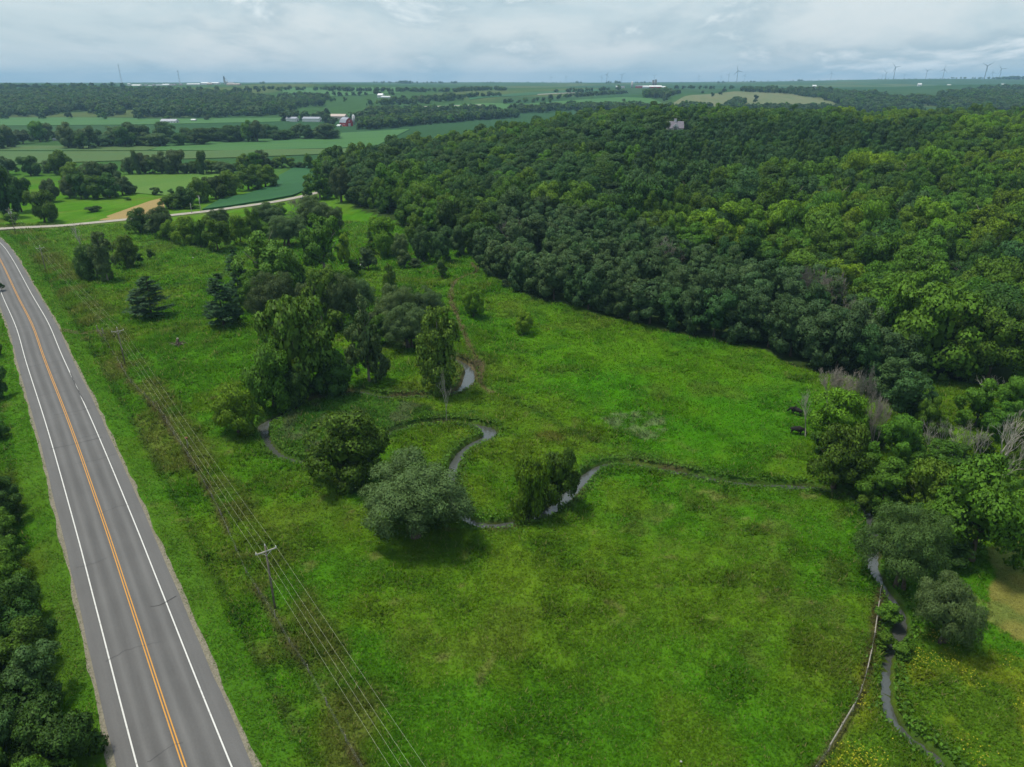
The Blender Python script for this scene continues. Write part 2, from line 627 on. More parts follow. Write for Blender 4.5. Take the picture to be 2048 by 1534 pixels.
def worn_paint(name, c, wear=0.45):
    m, w, t = new_mat(name)
    geo = w.n('ShaderNodeNewGeometry')
    n = w.noise(geo.outputs['Position'], 2.5, 5.0, 0.75)
    cc = w.mix(w.math('MULTIPLY', w.ramp(n, 0.50, 0.72), wear), col(*c), col(0.13, 0.127, 0.122))
    p = w.n('ShaderNodeBsdfPrincipled', {'Base Color': cc, 'Roughness': 0.7, 'Specular IOR Level': 0.3})
    o = w.n('ShaderNodeOutputMaterial')
    t.links.new(p.outputs[0], o.inputs[0])
    return m


def gravel_mat(name, c, scale=5.0, var=0.35):
    m, w, t = new_mat(name)
    geo = w.n('ShaderNodeNewGeometry')
    n = w.noise(geo.outputs['Position'], scale, 5.0, 0.75)
    n2 = w.noise(geo.outputs['Position'], 0.5, 3.0, 0.6)
    a = col(*[x * (1 - var) for x in c])
    b = col(*[x * (1 + var) for x in c])
    cc = w.mix(w.ramp(n, 0.3, 0.7), a, b)
    cc = w.mix(w.math('MULTIPLY', w.ramp(n2, 0.5, 0.75), 0.4), cc, col(c[0] * 0.6, c[1] * 0.62, c[2] * 0.5))
    bp = w.n('ShaderNodeBump', {'Strength': 0.5, 'Distance': 0.08, 'Height': n})
    p = w.n('ShaderNodeBsdfPrincipled', {'Base Color': cc, 'Roughness': 0.95, 'Specular IOR Level': 0.1, 'Normal': bp})
    o = w.n('ShaderNodeOutputMaterial')
    t.links.new(p.outputs[0], o.inputs[0])
    return m


def water_mat():
    m, w, t = new_mat('creek_water')
    geo = w.n('ShaderNodeNewGeometry')
    n = w.noise(geo.outputs['Position'], 1.6, 4.0, 0.6)
    bp = w.n('ShaderNodeBump', {'Strength': 0.12, 'Distance': 0.1, 'Height': n})
    p = w.n('ShaderNodeBsdfPrincipled', {'Base Color': col(0.055, 0.06, 0.055), 'Roughness': 0.10, 'Specular IOR Level': 1.0, 'IOR': 1.45, 'Normal': bp})
    o = w.n('ShaderNodeOutputMaterial')
    t.links.new(p.outputs[0], o.inputs[0])
    return m


def crop_mat(name, c1, c2, ang, pitch=0.76, row=0.25):
    """drilled rows of a crop"""
    m, w, t = new_mat(name)
    geo = w.n('ShaderNodeNewGeometry')
    rot = w.n('ShaderNodeVectorRotate', {'Vector': geo.outputs['Position'], 'Angle': ang}, rotation_type='Z_AXIS')
    wv = w.n('ShaderNodeTexWave', {'Vector': rot.outputs[0], 'Scale': 1.0 / pitch / 6.283 * 2 * 3.1416 / 3.2, 'Distortion': 1.5, 'Detail': 2.0, 'Detail Scale': 1.0})
    st = w.n('ShaderNodeVectorMath', {0: rot.outputs[0], 1: (1.0, 0.15, 1.0)}, operation='MULTIPLY')
    n = w.noise(st.outputs[0], 0.045, 4.0, 0.65)
    n2 = w.noise(geo.outputs['Position'], 0.8, 4.0, 0.7)
    cc = w.mix(w.ramp(n, 0.35, 0.65), col(*c1), col(*c2))
    v = w.math('ADD', w.math('MULTIPLY', w.math('SUBTRACT', wv.outputs[1], 0.5), row), w.math('MULTIPLY', w.math('SUBTRACT', n2, 0.5), 0.5))
    hsv = w.n('ShaderNodeHueSaturation', {'Value': w.math('ADD', v, 1.0), 'Color': cc})
    bp = w.n('ShaderNodeBump', {'Strength': 0.5, 'Distance': 0.4, 'Height': n2})
    p = w.n('ShaderNodeBsdfPrincipled', {'Base Color': hsv, 'Roughness': 0.85, 'Specular IOR Level': 0.15, 'Normal': bp})
    o = w.n('ShaderNodeOutputMaterial')
    t.links.new(p.outputs[0], o.inputs[0])
    return m


M = {
    'ground': ground_mat('sward'), 'grass': grass_mat(), 'asphalt': asphalt_mat(),
    'white_line': worn_paint('white_line_paint', (0.55, 0.55, 0.53), 0.6), 'yellow_line': worn_paint('yellow_line_paint', (0.50, 0.235, 0.03), 0.5),
    'tar': plain('tar_seal', (0.035, 0.035, 0.037), 0.6), 'shoulder': gravel_mat('shoulder_gravel', (0.175, 0.160, 0.120)),
    'gravel': gravel_mat('lane_gravel', (0.31, 0.29, 0.25), 3.0, 0.2), 'water': water_mat(),
    'soy': crop_mat('soybean', (0.016, 0.075, 0.024), (0.022, 0.092, 0.026), R(30)), 'corn': crop_mat('corn', (0.060, 0.105, 0.024), (0.048, 0.110, 0.028), R(80)),
    'soy2': crop_mat('soybean_pale', (0.036, 0.112, 0.026), (0.048, 0.128, 0.026), R(60)), 'stubble': crop_mat('stubble', (0.26, 0.19, 0.07), (0.20, 0.16, 0.055), R(35)),
    'meadow': crop_mat('rank_meadow', (0.06, 0.14, 0.014), (0.075, 0.15, 0.018), R(10), row=0.05), 'hillgrass': crop_mat('dry_hill_pasture', (0.125, 0.135, 0.06), (0.095, 0.125, 0.05), R(5), row=0.05),
    'bark': plain('bark', (0.075, 0.06, 0.045), 0.95, 0.1, 0.35, 3.0), 'bark_pale': plain('bark_pale', (0.20, 0.18, 0.15), 0.95, 0.1, 0.3, 3.0),
    'deadwood': plain('dead_wood', (0.31, 0.290, 0.250), 0.95, 0.1, 0.3, 2.0), 'deadtwig': plain('dead_twig', (0.225, 0.200, 0.170), 0.95, 0.1, 0.3, 2.0),
    'pole': plain('pole_wood', (0.17, 0.145, 0.12), 0.9, 0.1, 0.25, 3.0), 'arm': plain('crossarm_wood', (0.34, 0.32, 0.29), 0.9, 0.1, 0.2, 3.0),
    'porcelain': plain('insulator', (0.6, 0.62, 0.62), 0.2, 0.5, 0.05), 'steel': plain('galvanised_steel', (0.42, 0.43, 0.44), 0.5, 0.5, 0.1, 2.0, 0.4),
    'wire': plain('conductor', (0.46, 0.48, 0.36), 0.5, 0.5, 0.05), 'post': plain('old_post', (0.25, 0.22, 0.18), 0.95, 0.1, 0.3, 4.0), 'rail': plain('weathered_rail', (0.26, 0.24, 0.20), 0.95, 0.1, 0.25, 3.0),
    'red': plain('barn_red', (0.40, 0.035, 0.035), 0.8, 0.2, 0.15, 0.6), 'roof_grey': plain('roof_metal', (0.24, 0.26, 0.31), 0.5, 0.4, 0.1, 0.4), 'white': plain('white_paint', (0.60, 0.60, 0.60), 0.6, 0.3, 0.05, 0.5),
    'roof_dark': plain('roof_shingle', (0.17, 0.16, 0.19), 0.9, 0.2, 0.15, 1.0), 'roof_white': plain('roof_white', (0.66, 0.67, 0.68), 0.5, 0.3, 0.04, 0.3), 'tan': plain('tan_siding', (0.46, 0.38, 0.34), 0.8, 0.2, 0.1, 0.5),
    'concrete': plain('silo_concrete', (0.40, 0.40, 0.41), 0.9, 0.2, 0.12, 0.3), 'glass': plain('window_glass', (0.03, 0.035, 0.04), 0.1, 0.6, 0.05), 'dark_steel': plain('dark_steel', (0.12, 0.13, 0.14), 0.6, 0.4, 0.1),
    'turbine': plain('turbine_white', (0.16, 0.165, 0.17), 0.5, 0.3, 0.03), 'cowhide': plain('black_hide', (0.012, 0.010, 0.010), 0.8, 0.2, 0.3, 3.0), 'car': plain('dark_car_paint', (0.02, 0.022, 0.028), 0.25, 0.6, 0.05),  # turbines are white; their backlit shade is put into this grey base colour
    'tyre': plain('tyre', (0.015, 0.015, 0.015), 0.9, 0.1), 'stone': plain('pale_stone', (0.30, 0.30, 0.27), 0.9, 0.2, 0.2, 4.0), 'galv': plain('white_tub', (0.75, 0.76, 0.77), 0.5, 0.3, 0.05), 'brick': plain('grey_brick', (0.36, 0.31, 0.30), 0.9, 0.2, 0.2, 2.0),
    'flower': plain('flower_heads', (0.26, 0.26, 0.015), 0.8, 0.1, 0.2, 3.0),
}
LEAF = {
    'dark': leaf_mat('leaf_dark', (0.042, 0.098, 0.015)), 'mid': leaf_mat('leaf_mid', (0.066, 0.146, 0.012)), 'bright': leaf_mat('leaf_bright', (0.102, 0.198, 0.009)),
    'olive': leaf_mat('leaf_olive', (0.072, 0.152, 0.012)), 'willow': leaf_mat('leaf_willow', (0.078, 0.138, 0.042), transl=0.25, isl=0.55), 'sage': leaf_mat('leaf_sage', (0.092, 0.160, 0.036), transl=0.25, isl=0.6),
    'blue': leaf_mat('leaf_bluegreen', (0.046, 0.106, 0.028)), 'plant': leaf_mat('leaf_plantation', (0.058, 0.112, 0.038)),
    'pine': leaf_mat('needle_pine', (0.034, 0.084, 0.028), transl=0.1), 'cotton': leaf_mat('leaf_cottonwood', (0.086, 0.172, 0.020)), 'grey': leaf_mat('leaf_greygreen', (0.066, 0.116, 0.036), isl=0.6),
    'far': leaf_mat('leaf_far', (0.050, 0.100, 0.024), val=0.8),
}

# ------------------------------------------------------------------ the ground: colour plan and sheet
YMEADOW = [G0(*q) for q in [(1765, 1290), (1850, 1262), (1960, 1290), (2150, 1330), (2200, 1700), (1560, 1640), (1650, 1530), (1690, 1455), (1722, 1395), (1745, 1320)]]
HAY = [G0(*q) for q in [(2130, 985), (2040, 1040), (1985, 1110), (1970, 1180), (1990, 1240), (2060, 1300), (2250, 1330), (2300, 1000)]]
LUSH = [G0(*q) for q in [(985, 600), (1060, 610), (1200, 645), (1350, 680), (1520, 712), (1600, 770), (1600, 900), (1480, 930), (1300, 900), (1120, 800), (1000, 730)]]
WEEDS = [G0(*q) for q in [(1330, 985), (1520, 1010), (1700, 1020), (1720, 1150), (1700, 1290), (1560, 1330), (1420, 1230), (1380, 1120), (1240, 1060)]]
PALE = [G0(*q) for q in [(1215, 838), (1270, 828), (1330, 838), (1362, 862), (1330, 880), (1270, 878), (1225, 862)]]
RUST = [G0(*q) for q in [(1070, 868), (1110, 862), (1140, 872), (1130, 888), (1085, 890)]]
ISLAND = [G0(*q) for q in [(560, 835), (640, 800), (720, 790), (800, 800), (900, 815), (960, 835), (890, 834), (800, 850), (740, 880), (660, 910), (600, 912), (560, 890)]]


def sward(x, y):
    x = np.asarray(x, float)
    y = np.asarray(y, float)
    wx = x + 3.0 * (fbm(x, y, 7, 3, 71) - 0.5) * 2
    wy = y + 3.0 * (fbm(x, y, 7, 3, 75) - 0.5) * 2
    A = np.array((0.050, 0.146, 0.006))
    B = np.array((0.088, 0.148, 0.010))
    D = np.array((0.034, 0.100, 0.006))
    n1 = fbm(x, y, 26, 4, 1)
    n2 = fbm(x, y, 4.5, 3, 2)
    n3 = fbm(x, y, 1.4, 2, 3)
    def mixc(c, k, t):
        t = np.asarray(t)[:, None]
        return c * (1 - t) + np.array(k) * t
    c = np.tile(A, (len(x), 1))
    c = mixc(c, B, sstep(n1, 0.42, 0.66) * 0.6)
    c = mixc(c, D, sstep(n2, 0.5, 0.74) * 0.45)
    c = mixc(c, B, sstep(fbm(x, y, 9, 3, 8), 0.58, 0.72) * 0.5)
    lush = np.mean([in_poly(wx + ox, wy + oy, LUSH) for ox, oy in ((0, 0), (9, 0), (-9, 0), (0, 9), (0, -9), (6, 6), (-6, -6), (14, -5), (-14, 5))], axis=0)
    lc = mixc(mixc(np.tile(np.array((0.043, 0.152, 0.004)), (len(x), 1)), (0.064, 0.160, 0.005), sstep(n1, 0.4, 0.65)), (0.034, 0.112, 0.006), sstep(n2, 0.52, 0.75) * 0.7)
    c = c * (1 - lush[:, None]) + lc * lush[:, None]
    far_bright = sstep(y, 170, 300) * (x < 30)
    c = mixc(c, (0.075, 0.175, 0.018), far_bright * 0.6 * sstep(n1, 0.3, 0.6))
    weeds = in_poly(wx, wy, WEEDS)
    c = np.where(weeds[:, None], mixc(c, (0.078, 0.106, 0.020), sstep(n2, 0.46, 0.62) * 0.42), c)
    c = mixc(c, (0.080, 0.105, 0.016), sstep(fbm(x, y, 11, 4, 33), 0.60, 0.72) * 0.35)
    c = mixc(c, (0.17, 0.17, 0.055), sstep(fbm(x, y, 3.2, 3, 55), 0.74, 0.86) * 0.5 * (1 - lush))
    isl = in_poly(wx, wy, ISLAND)
    c = np.where(isl[:, None], mixc(mixc(c, (0.028, 0.085, 0.012), 0.7 + 0 * x), (0.085, 0.10, 0.05), sstep(n2, 0.52, 0.68) * 0.6), c)
    c = np.where(in_poly(wx, wy, PALE)[:, None], mixc(c, (0.130, 0.165, 0.080), sstep(n3, 0.35, 0.6) * 0.6), c)
    c = np.where(in_poly(wx, wy, RUST)[:, None], mixc(c, (0.105, 0.100, 0.022), 0.6 + 0 * x), c)
    stripe = 0.5 + 0.5 * np.sin((x * 0.83 - y * 0.55) * 1.15 + 2.2 * fbm(x, y, 14, 2, 19))
    c = np.where(weeds[:, None], c * (0.86 + 0.22 * stripe[:, None]), c)
    ym = in_poly(wx, wy, YMEADOW)
    c = np.where(ym[:, None], mixc(mixc(c, (0.070, 0.145, 0.010), 0.8 + 0 * x), (0.135, 0.180, 0.012), sstep(n2, 0.46, 0.62) * 0.75), c)
    hay = in_poly(wx, wy, HAY)
    c = np.where(hay[:, None], mixc(np.tile(np.array((0.165, 0.165, 0.040)), (len(x), 1)), (0.110, 0.145, 0.032), sstep(n2, 0.4, 0.6)), c)
    # creek banks: lush margin, mud on the slope
    dc = dm_creek(x, y)
    w = dm_creek.extra(x, y)
    c = mixc(c, (0.030, 0.088, 0.008), (1 - sstep(dc, 1.0, 2.6)) * 0.6)
    mud = (1 - sstep(dc, w + 0.1, w + 0.65))
    c = mixc(c, (0.036, 0.038, 0.016), mud * 0.85)
    c = mixc(c, (0.075, 0.052, 0.032), (1 - sstep(dc, w + 0.8, w + 2.0)) * sstep(fbm(x, y, 14, 2, 91), 0.60, 0.70) * 0.6)
    do = dm_ox(x, y)
    c = mixc(c, (0.030, 0.070, 0.018), (1 - sstep(do, 0.8, 2.6)) * 0.6)
    # trodden ground
    c = mixc(c, (0.135, 0.100, 0.060), (1 - sstep(dm_path(x, y) + 0.6 * (n2 - 0.5), 0.30, 0.75)) * 0.85)
    c = mixc(c, (0.10, 0.085, 0.05), (1 - sstep(np.hypot(x - G0(948, 728)[0], y - G0(948, 728)[1]) + 5 * (n2 - 0.5), 1.8, 3.5)) * 0.85)
    dt = dm_track(x, y)
    c = mixc(c, (0.075, 0.145, 0.012), np.exp(-((dt - 1.6) / 0.7) ** 2) * 0.6 * (dm_track.side(x, y) < 0))
    c = mixc(c, (0.030, 0.070, 0.010), np.exp(-((dt - 1.2) / 0.9) ** 2) * 0.6 * (dm_track.side(x, y) > 0))
    # highway verge: mown strip, then rough growth up to the fence line
    dr = dm_road(x, y)
    sd = dm_road.side(x, y)
    right = (sd < 0)
    c = mixc(c, (0.052, 0.128, 0.012), (1 - sstep(dr + 3.2 * (n2 - 0.5), 8.2, 10.6)) * (0.35 + 0.5 * n1) * (dr < 29))
    rough = sstep(dr, 9.6, 10.4) * (1 - sstep(dr, 18, 22)) * right
    c = mixc(c, (0.080, 0.105, 0.018), rough * sstep(fbm(x, y, 8, 3, 44), 0.40, 0.62) * 0.85)
    c = mixc(c, (0.020, 0.055, 0.010), np.exp(-((dr - 10.6) / 0.6) ** 2) * 0.5)
    c = mixc(c, (0.055, 0.070, 0.014), (1 - right) * (1 - sstep(dr, 24, 28)) * sstep(dr, 9.5, 11) * sstep(n1, 0.4, 0.6) * 0.6)
    # line of dead growth along the fence
    c = mixc(c, (0.085, 0.060, 0.034), (1 - sstep(dm_fence(x, y) + 1.0 * (n2 - 0.5), 0.3, 0.9)) * 0.6 * sstep(fbm(x, y, 10, 2, 12), 0.34, 0.5))
    c = mixc(c, (0.075, 0.058, 0.03), (1 - sstep(dm_rfence(x, y) + 0.8 * (n2 - 0.5), 0.25, 0.8)) * 0.8)
    ds = dm_side(x, y)
    c = mixc(c, (0.095, 0.09, 0.045), (1 - sstep(ds, 3.4, 6.5)) * 0.6 * (ds < 15))
    fo = in_poly(wx, wy, FOREST)
    c = np.where(fo[:, None], np.array((0.028, 0.050, 0.012))[None, :] * (0.7 + 0.6 * n2[:, None]), c)
    # beyond the valley: pasture and plough land in big soft blocks
    fb = sstep(y, 420, 700)[:, None]
    blk = fbm(x, y, 420, 2, 130)
    fc = mixc(mixc(np.tile(np.array((0.040, 0.088, 0.028)), (len(x), 1)), (0.075, 0.105, 0.035), sstep(blk, 0.48, 0.56)), (0.030, 0.075, 0.034), sstep(fbm(x, y, 600, 2, 137), 0.5, 0.56) * 0.8)
    c = c * (1 - fb) + fc * fb
    c = c * (0.82 + 0.36 * n3[:, None])
    return np.clip(c, 0.002, 1)


def axis(lo, f0, f1, hi, step, g):
    a = list(np.arange(f0, f1 + 1e-6, step))
    s, x = step, f1
    while x < hi:
        s = min(s * (1 + g), 260.0)
        x += s
        a.append(min(x, hi))
    b = []
    s, x = step, f0
    while x > lo:
        s = min(s * (1 + g), 260.0)
        x -= s
        b.append(max(x, lo))
    return np.array(b[::-1] + a)


gx = axis(-12500, -190, 95, 12500, 0.8, 0.040)
gy = axis(-2500, 40, 205, 13800, 0.7, 0.035)
XX, YY = np.meshgrid(gx, gy)
xf, yf = XX.ravel(), YY.ravel()
zf = hgt(xf, yf)
nX, nY = len(gx), len(gy)
ii = np.arange(nX * nY).reshape(nY, nX)
quads = np.stack([ii[:-1, :-1], ii[:-1, 1:], ii[1:, 1:], ii[1:, :-1]], -1).reshape(-1, 4)
ground = link('ground', npmesh('ground', np.stack([xf, yf, zf], 1), quads, [M['ground']], smooth=True, colr=sward(xf, yf)))
tag(ground, 'rolling green pasture and farmland reaching to the horizon', None, None, 'structure')


def offset_line(pts, off):
    pts = np.asarray(pts)[:, :2]
    d = np.gradient(pts, axis=0)
    d /= np.linalg.norm(d, axis=1)[:, None]
    n = np.stack([d[:, 1], -d[:, 0]], 1)          # to the right of travel
    off = np.asarray(off)
    return pts + n * (off[:, None] if off.ndim else off)


def ribbon(name, pts, offs, zfun, mat, parent=None, lane=False):
    rows = [offset_line(pts, o) for o in offs]
    s = np.concatenate([[0], np.cumsum(np.linalg.norm(np.diff(np.asarray(pts)[:, :2], axis=0), axis=1))])
    V, U = [], []
    for k, r in enumerate(rows):
        z = zfun(r, k)
        V.append(np.column_stack([r, z]))
        o = offs[k]
        U.append(np.column_stack([np.broadcast_to(o, s.shape), s]))
    n = len(s)
    V = np.concatenate(V)
    U = np.concatenate(U)
    idx = np.arange(len(rows) * n).reshape(len(rows), n)
    F = np.stack([idx[:-1, :-1], idx[1:, :-1], idx[1:, 1:], idx[:-1, 1:]], -1).reshape(-1, 4)
    me = npmesh(name, V, F, [mat], uv=U if lane else None, smooth=True)
    bm = bmesh.new()
    bm.from_mesh(me)
    if sum(f.normal.z for f in bm.faces) < 0:
        bmesh.ops.reverse_faces(bm, faces=bm.faces)
        bm.to_mesh(me)
    bm.free()
    return link(name, me, parent)


# ------------------------------------------------------------------ highway
RS = np.arange(len(ROAD))
def road_z(lift):
    return lambda r, k: land(r[:, 0], r[:, 1]) + lift
nz = lambda seed: (fbm(RS * 2.0, RS * 0 + seed, 5.0, 3, seed) - 0.5)
gl, gr = -(GRAV + 0.9 * nz(3)), (GRAV + 0.9 * nz(9))
gravel_edges = ribbon('shoulder', ROAD, [gl, np.full(len(ROAD), -5.2), np.full(len(ROAD), 5.2), gr], lambda r, k: land(r[:, 0], r[:, 1]) + (0.335 if k in (1, 2) else 0.318), M['shoulder'])
tag(gravel_edges, 'pale gravel shoulders along both edges of the highway', None, None, 'structure')
el, er = -(PAVED + 0.22 * nz(21)), (PAVED + 0.22 * nz(29))
highway = ribbon('highway', ROAD, [el, np.full(len(ROAD), -LANE), np.zeros(len(ROAD)), np.full(len(ROAD), LANE), er], lambda r, k: land(r[:, 0], r[:, 1]) + (0.365, 0.375, 0.40, 0.375, 0.365)[k], M['asphalt'], lane=True)
tag(highway, 'two-lane grey asphalt highway running up the left side', None, None, 'structure')
ROAD_N = ROAD[:-20]
for off in (-LANE - 0.02, LANE + 0.02):
    ribbon('edge_line', ROAD_N, [off - 0.075, off + 0.075], road_z(0.3815), M['white_line'], highway)
for off in (-0.14, 0.14):
    ribbon('centre_line', ROAD_N, [off - 0.06, off + 0.06], road_z(0.4045), M['yellow_line'], highway)


def tar_strip(px_pts, wd=0.05):
    p = spline([G0(*q, 0.38) for q in px_pts], 0.5)
    p = np.column_stack([p[:, 0] + 0.12 * (fbm(np.arange(len(p)), p[:, 0] * 0, 2, 2, 5) - 0.5), p[:, 1]])
    ribbon('tar_seal', p, [-wd, wd], road_z(0.412), M['tar'], highway)


tar_strip([(302, 1213), (318, 1211), (334, 1203), (352, 1192)], 0.05)
tar_strip([(100, 898), (150, 888), (205, 874)], 0.045)
tar_strip([(108, 830), (150, 823), (182, 816)], 0.04)
tar_strip([(141, 745), (152, 773), (168, 802)], 0.09)
tar_strip([(53, 735), (90, 727), (126, 720)], 0.04)
tar_strip([(28, 658), (60, 652), (88, 648)], 0.04)
tar_strip([(9, 619), (40, 614), (68, 612)], 0.04)
tar_strip([(95, 672), (106, 667)], 0.06)

crk = random.Random(41)
sy = 52.0
while sy < 250:
    p_, n_ = road_pt = (lambda i: (ROAD[i, :2], (ROAD[i + 1, :2] - ROAD[i - 1, :2]) / np.linalg.norm(ROAD[i + 1, :2] - ROAD[i - 1, :2])))(int(np.argmin(np.abs(ROAD[:, 1] - sy))))
    a0 = crk.uniform(-5.2, 1.0)
    a1 = min(5.2, a0 + crk.uniform(2.0, 8.0))
    nx_ = np.array((n_[1], -n_[0]))
    q_ = np.array([p_ + nx_ * t + n_ * (0.5 * math.sin(t * 0.9 + sy) * crk.uniform(0.3, 1.0)) for t in np.linspace(a0, a1, 14)])
    ribbon('crack', q_, [-0.022, 0.022], road_z(0.4075), M['tar'], highway)
    sy += crk.uniform(6, 17)
side_road = ribbon('side_road', SIDE, [-SIDE_W, 0.0 * np.ones(len(SIDE)), SIDE_W], lambda r, k: land(r[:, 0], r[:, 1]) + (0.30, 0.36, 0.30)[k], M['gravel'])
tag(side_road, 'pale gravel side road joining the highway', None, None, 'structure')
gate_track = ribbon('track', spline([G0(118, 662), G0(150, 664), G0(196, 664), G0(225, 668)], 1.0), [-1.3, 1.3], lambda r, k: hgt(r[:, 0], r[:, 1]) + 0.05, plain('track_soil', (0.075, 0.075, 0.03), 0.95, 0.1, 0.4, 1.5))
tag(gate_track, 'short worn track from the highway to the field gate', None, None, 'structure')

# ------------------------------------------------------------------ creek water
cw = CREEK[:, 2] * 1.15 + 0.22
creek = ribbon('creek', CREEK, [-cw, cw], lambda r, k: land(r[:, 0], r[:, 1]) - 0.70, M['water'])
tag(creek, 'narrow creek meandering through the pasture', None, None, 'structure')

# ------------------------------------------------------------------ crop fields and meadows
def resample(P, n):
    P = np.asarray(P, float)
    s = np.concatenate([[0], np.cumsum(np.linalg.norm(np.diff(P, axis=0), axis=1))])
    t = np.linspace(0, s[-1], n)
    return np.column_stack([np.interp(t, s, P[:, 0]), np.interp(t, s, P[:, 1])])


def field(name, near_px, far_px, mat, lift, label, n=50, m=22, world=False):
    a = resample([q if world else GT(*q) for q in near_px], n)
    b = resample([q if world else GT(*q) for q in far_px], n)
    T = np.linspace(0, 1, m)
    V = np.concatenate([a * (1 - t) + b * t for t in T])
    z = land(V[:, 0], V[:, 1]) + lift + 0.10 * lift * (fbm(V[:, 0], V[:, 1], 6, 2, 4) - 0.5)
    V = np.column_stack([V, z])
    idx = np.arange(n * m).reshape(m, n)
    F = np.stack([idx[:-1, :-1], idx[:-1, 1:], idx[1:, 1:], idx[1:, :-1]], -1).reshape(-1, 4)
    ring = np.concatenate([idx[0, :], idx[1:, -1], idx[-1, -2::-1], idx[-2:0:-1, 0]])
    k = len(V)
    low = V[ring].copy()
    low[:, 2] -= lift + 1.0
    V = np.concatenate([V, low])
    j = np.arange(len(ring))
    j2 = (j + 1) % len(ring)
    F = np.concatenate([F, np.stack([ring[j], k + j, k + j2, ring[j2]], -1)])
    o = link(name, npmesh(name, V, F, [mat]))
    return tag(o, label, None, None, 'structure')


field('field', [(405, 421), (470, 412), (540, 401), (588, 392), (640, 368), (690, 336)], [(440, 401), (500, 388), (545, 372), (560, 352), (590, 336), (655, 326)], M['soy'], 0.8, 'dark green soybean field above the gravel side road')
field('field', [(0, 331), (250, 322), (480, 316), (730, 306)], [(0, 304), (200, 304), (380, 303), (745, 297)], M['corn'], 0.7, 'olive green crop strip before the long treeline')
field('field', [(300, 302), (500, 302), (748, 295)], [(350, 283), (480, 278), (820, 259)], M['soy2'], 0.7, 'bright green soybean field beyond the hedgerow')
field('field', [(0, 302), (150, 302), (292, 302)], [(0, 292), (150, 292), (335, 291)], M['corn'], 0.5, 'green crop margin below the left treeline')
field('field', [(0, 252), (250, 250), (420, 247), (600, 243)], [(0, 236), (200, 236), (330, 239), (585, 236)], M['soy2'], 0.7, 'flat green field between the treeline and the wooded hill')
field('meadow', [(245, 385), (330, 392), (400, 372), (470, 352)], [(250, 352), (330, 347), (400, 343), (455, 341)], M['meadow'], 0.3, 'bright rank meadow behind the bushes')
field('field', [(198, 441), (250, 440), (300, 430), (330, 415)], [(215, 432), (260, 416), (300, 402), (325, 396)], M['stubble'], 0.08, 'tan stubble patch beside the gravel side road', 24, 10)
field('field', [(800, 222), (900, 220), (1000, 221), (1100, 222)], [(815, 216), (900, 210), (970, 207), (1080, 208)], M['soy2'], 0.8, 'green crop field on the far slope behind the wood')
field('field', [(1055, 213), (1160, 212), (1240, 213), (1330, 209)], [(1060, 207), (1160, 200), (1240, 195), (1300, 197)], M['soy2'], 0.8, 'smooth green hillside crop below the far farmstead')
field('field', [(940, 200), (1040, 192), (1140, 185), (1200, 182)], [(935, 194), (1030, 187), (1130, 181), (1190, 178)], M['soy'], 0.8, 'dark green strip of crop on the far ridge')
field('meadow', [(1335, 213), (1450, 220), (1560, 218), (1685, 217)], [(1385, 190), (1470, 183), (1570, 186), (1660, 198)], M['hillgrass'], 0.2, 'dry olive pasture on the far round hill')
field('field', [(570, 196), (650, 194), (720, 190), (800, 186)], [(560, 176), (650, 176), (720, 175), (800, 175)], M['soy2'], 0.6, 'pale green field below the skyline left of centre')
field('far_lane', [(782, 222), (850, 215), (965, 211)], [(782, 220.6), (850, 213.6), (965, 209.8)], M['gravel'], 0.9, 'pale gravel lane crossing the far slope')
field('far_lane', [(1075, 190), (1110, 188), (1160, 186)], [(1075, 189), (1110, 187), (1160, 185)], M['gravel'], 0.9, 'short pale farm lane on the far ridge')

# ------------------------------------------------------------------ tree kinds (built 12 m tall and 10 m across, then scaled)
def unit(v):
    return v / np.maximum(np.linalg.norm(v, axis=1), 1e-9)[:, None]


def leaf_quads(rng, P, N, L, W, axis_hint=None, hint=0.0, S=None):
    """small leaf sprays: one bent-free rhomb each, shaded with the soft normal S of the spray's bough"""
    n = len(P)
    N = unit(N)
    r = rng.normal(size=(n, 3))
    if axis_hint is not None:
        r = r * (1 - hint) + np.asarray(axis_hint) * hint
    t = unit(r - N * np.sum(r * N, 1)[:, None])
    b = np.cross(N, t)
    s = rng.uniform(0.55, 1.45, n)[:, None]
    l, w = L * s * 0.5, W * s * 0.5
    V = np.stack([P - t * l, P - b * w - t * l * 0.15, P + t * l, P + b * w - t * l * 0.15], 1).reshape(-1, 3)
    F = np.arange(4 * n).reshape(n, 4)[:, ::-1]
    S = N if S is None else unit(S)
    return V, F[:, ::-1], np.repeat(S, 4, axis=0)


def join_leaf(*parts):
    V, F, S, k = [], [], [], 0
    for v, f, q in parts:
        V.append(v)
        F.append(f + k)
        S.append(q)
        k += len(v)
    return np.concatenate(V), np.concatenate(F), np.concatenate(S)


def clump_leaves(rng, cen, rad, per, centre, jitter=0.55, squash=0.8):
    Ps, Ns, Ss = [], [], []
    for c, r, k in zip(cen, rad, per):
        out = unit((c - centre)[None, :])[0]
        d = unit(rng.normal(size=(int(k * 1.7), 3)) + out * 0.45 + np.array((0, 0, 0.25)))
        d = d[(d @ out) > -0.35][:int(k)]
        rr = r * rng.uniform(0.50, 1.12, len(d)) ** 0.6
        Ps.append(c + d * rr[:, None] * np.array((1, 1, squash)))
        Ns.append(d + jitter * rng.normal(size=d.shape))
        Ss.append(d * 0.9 + out * 0.22 + np.array((0, 0, 0.12)) + 0.22 * rng.normal(size=d.shape))
    return np.concatenate(Ps), np.concatenate(Ns), np.concatenate(Ss)


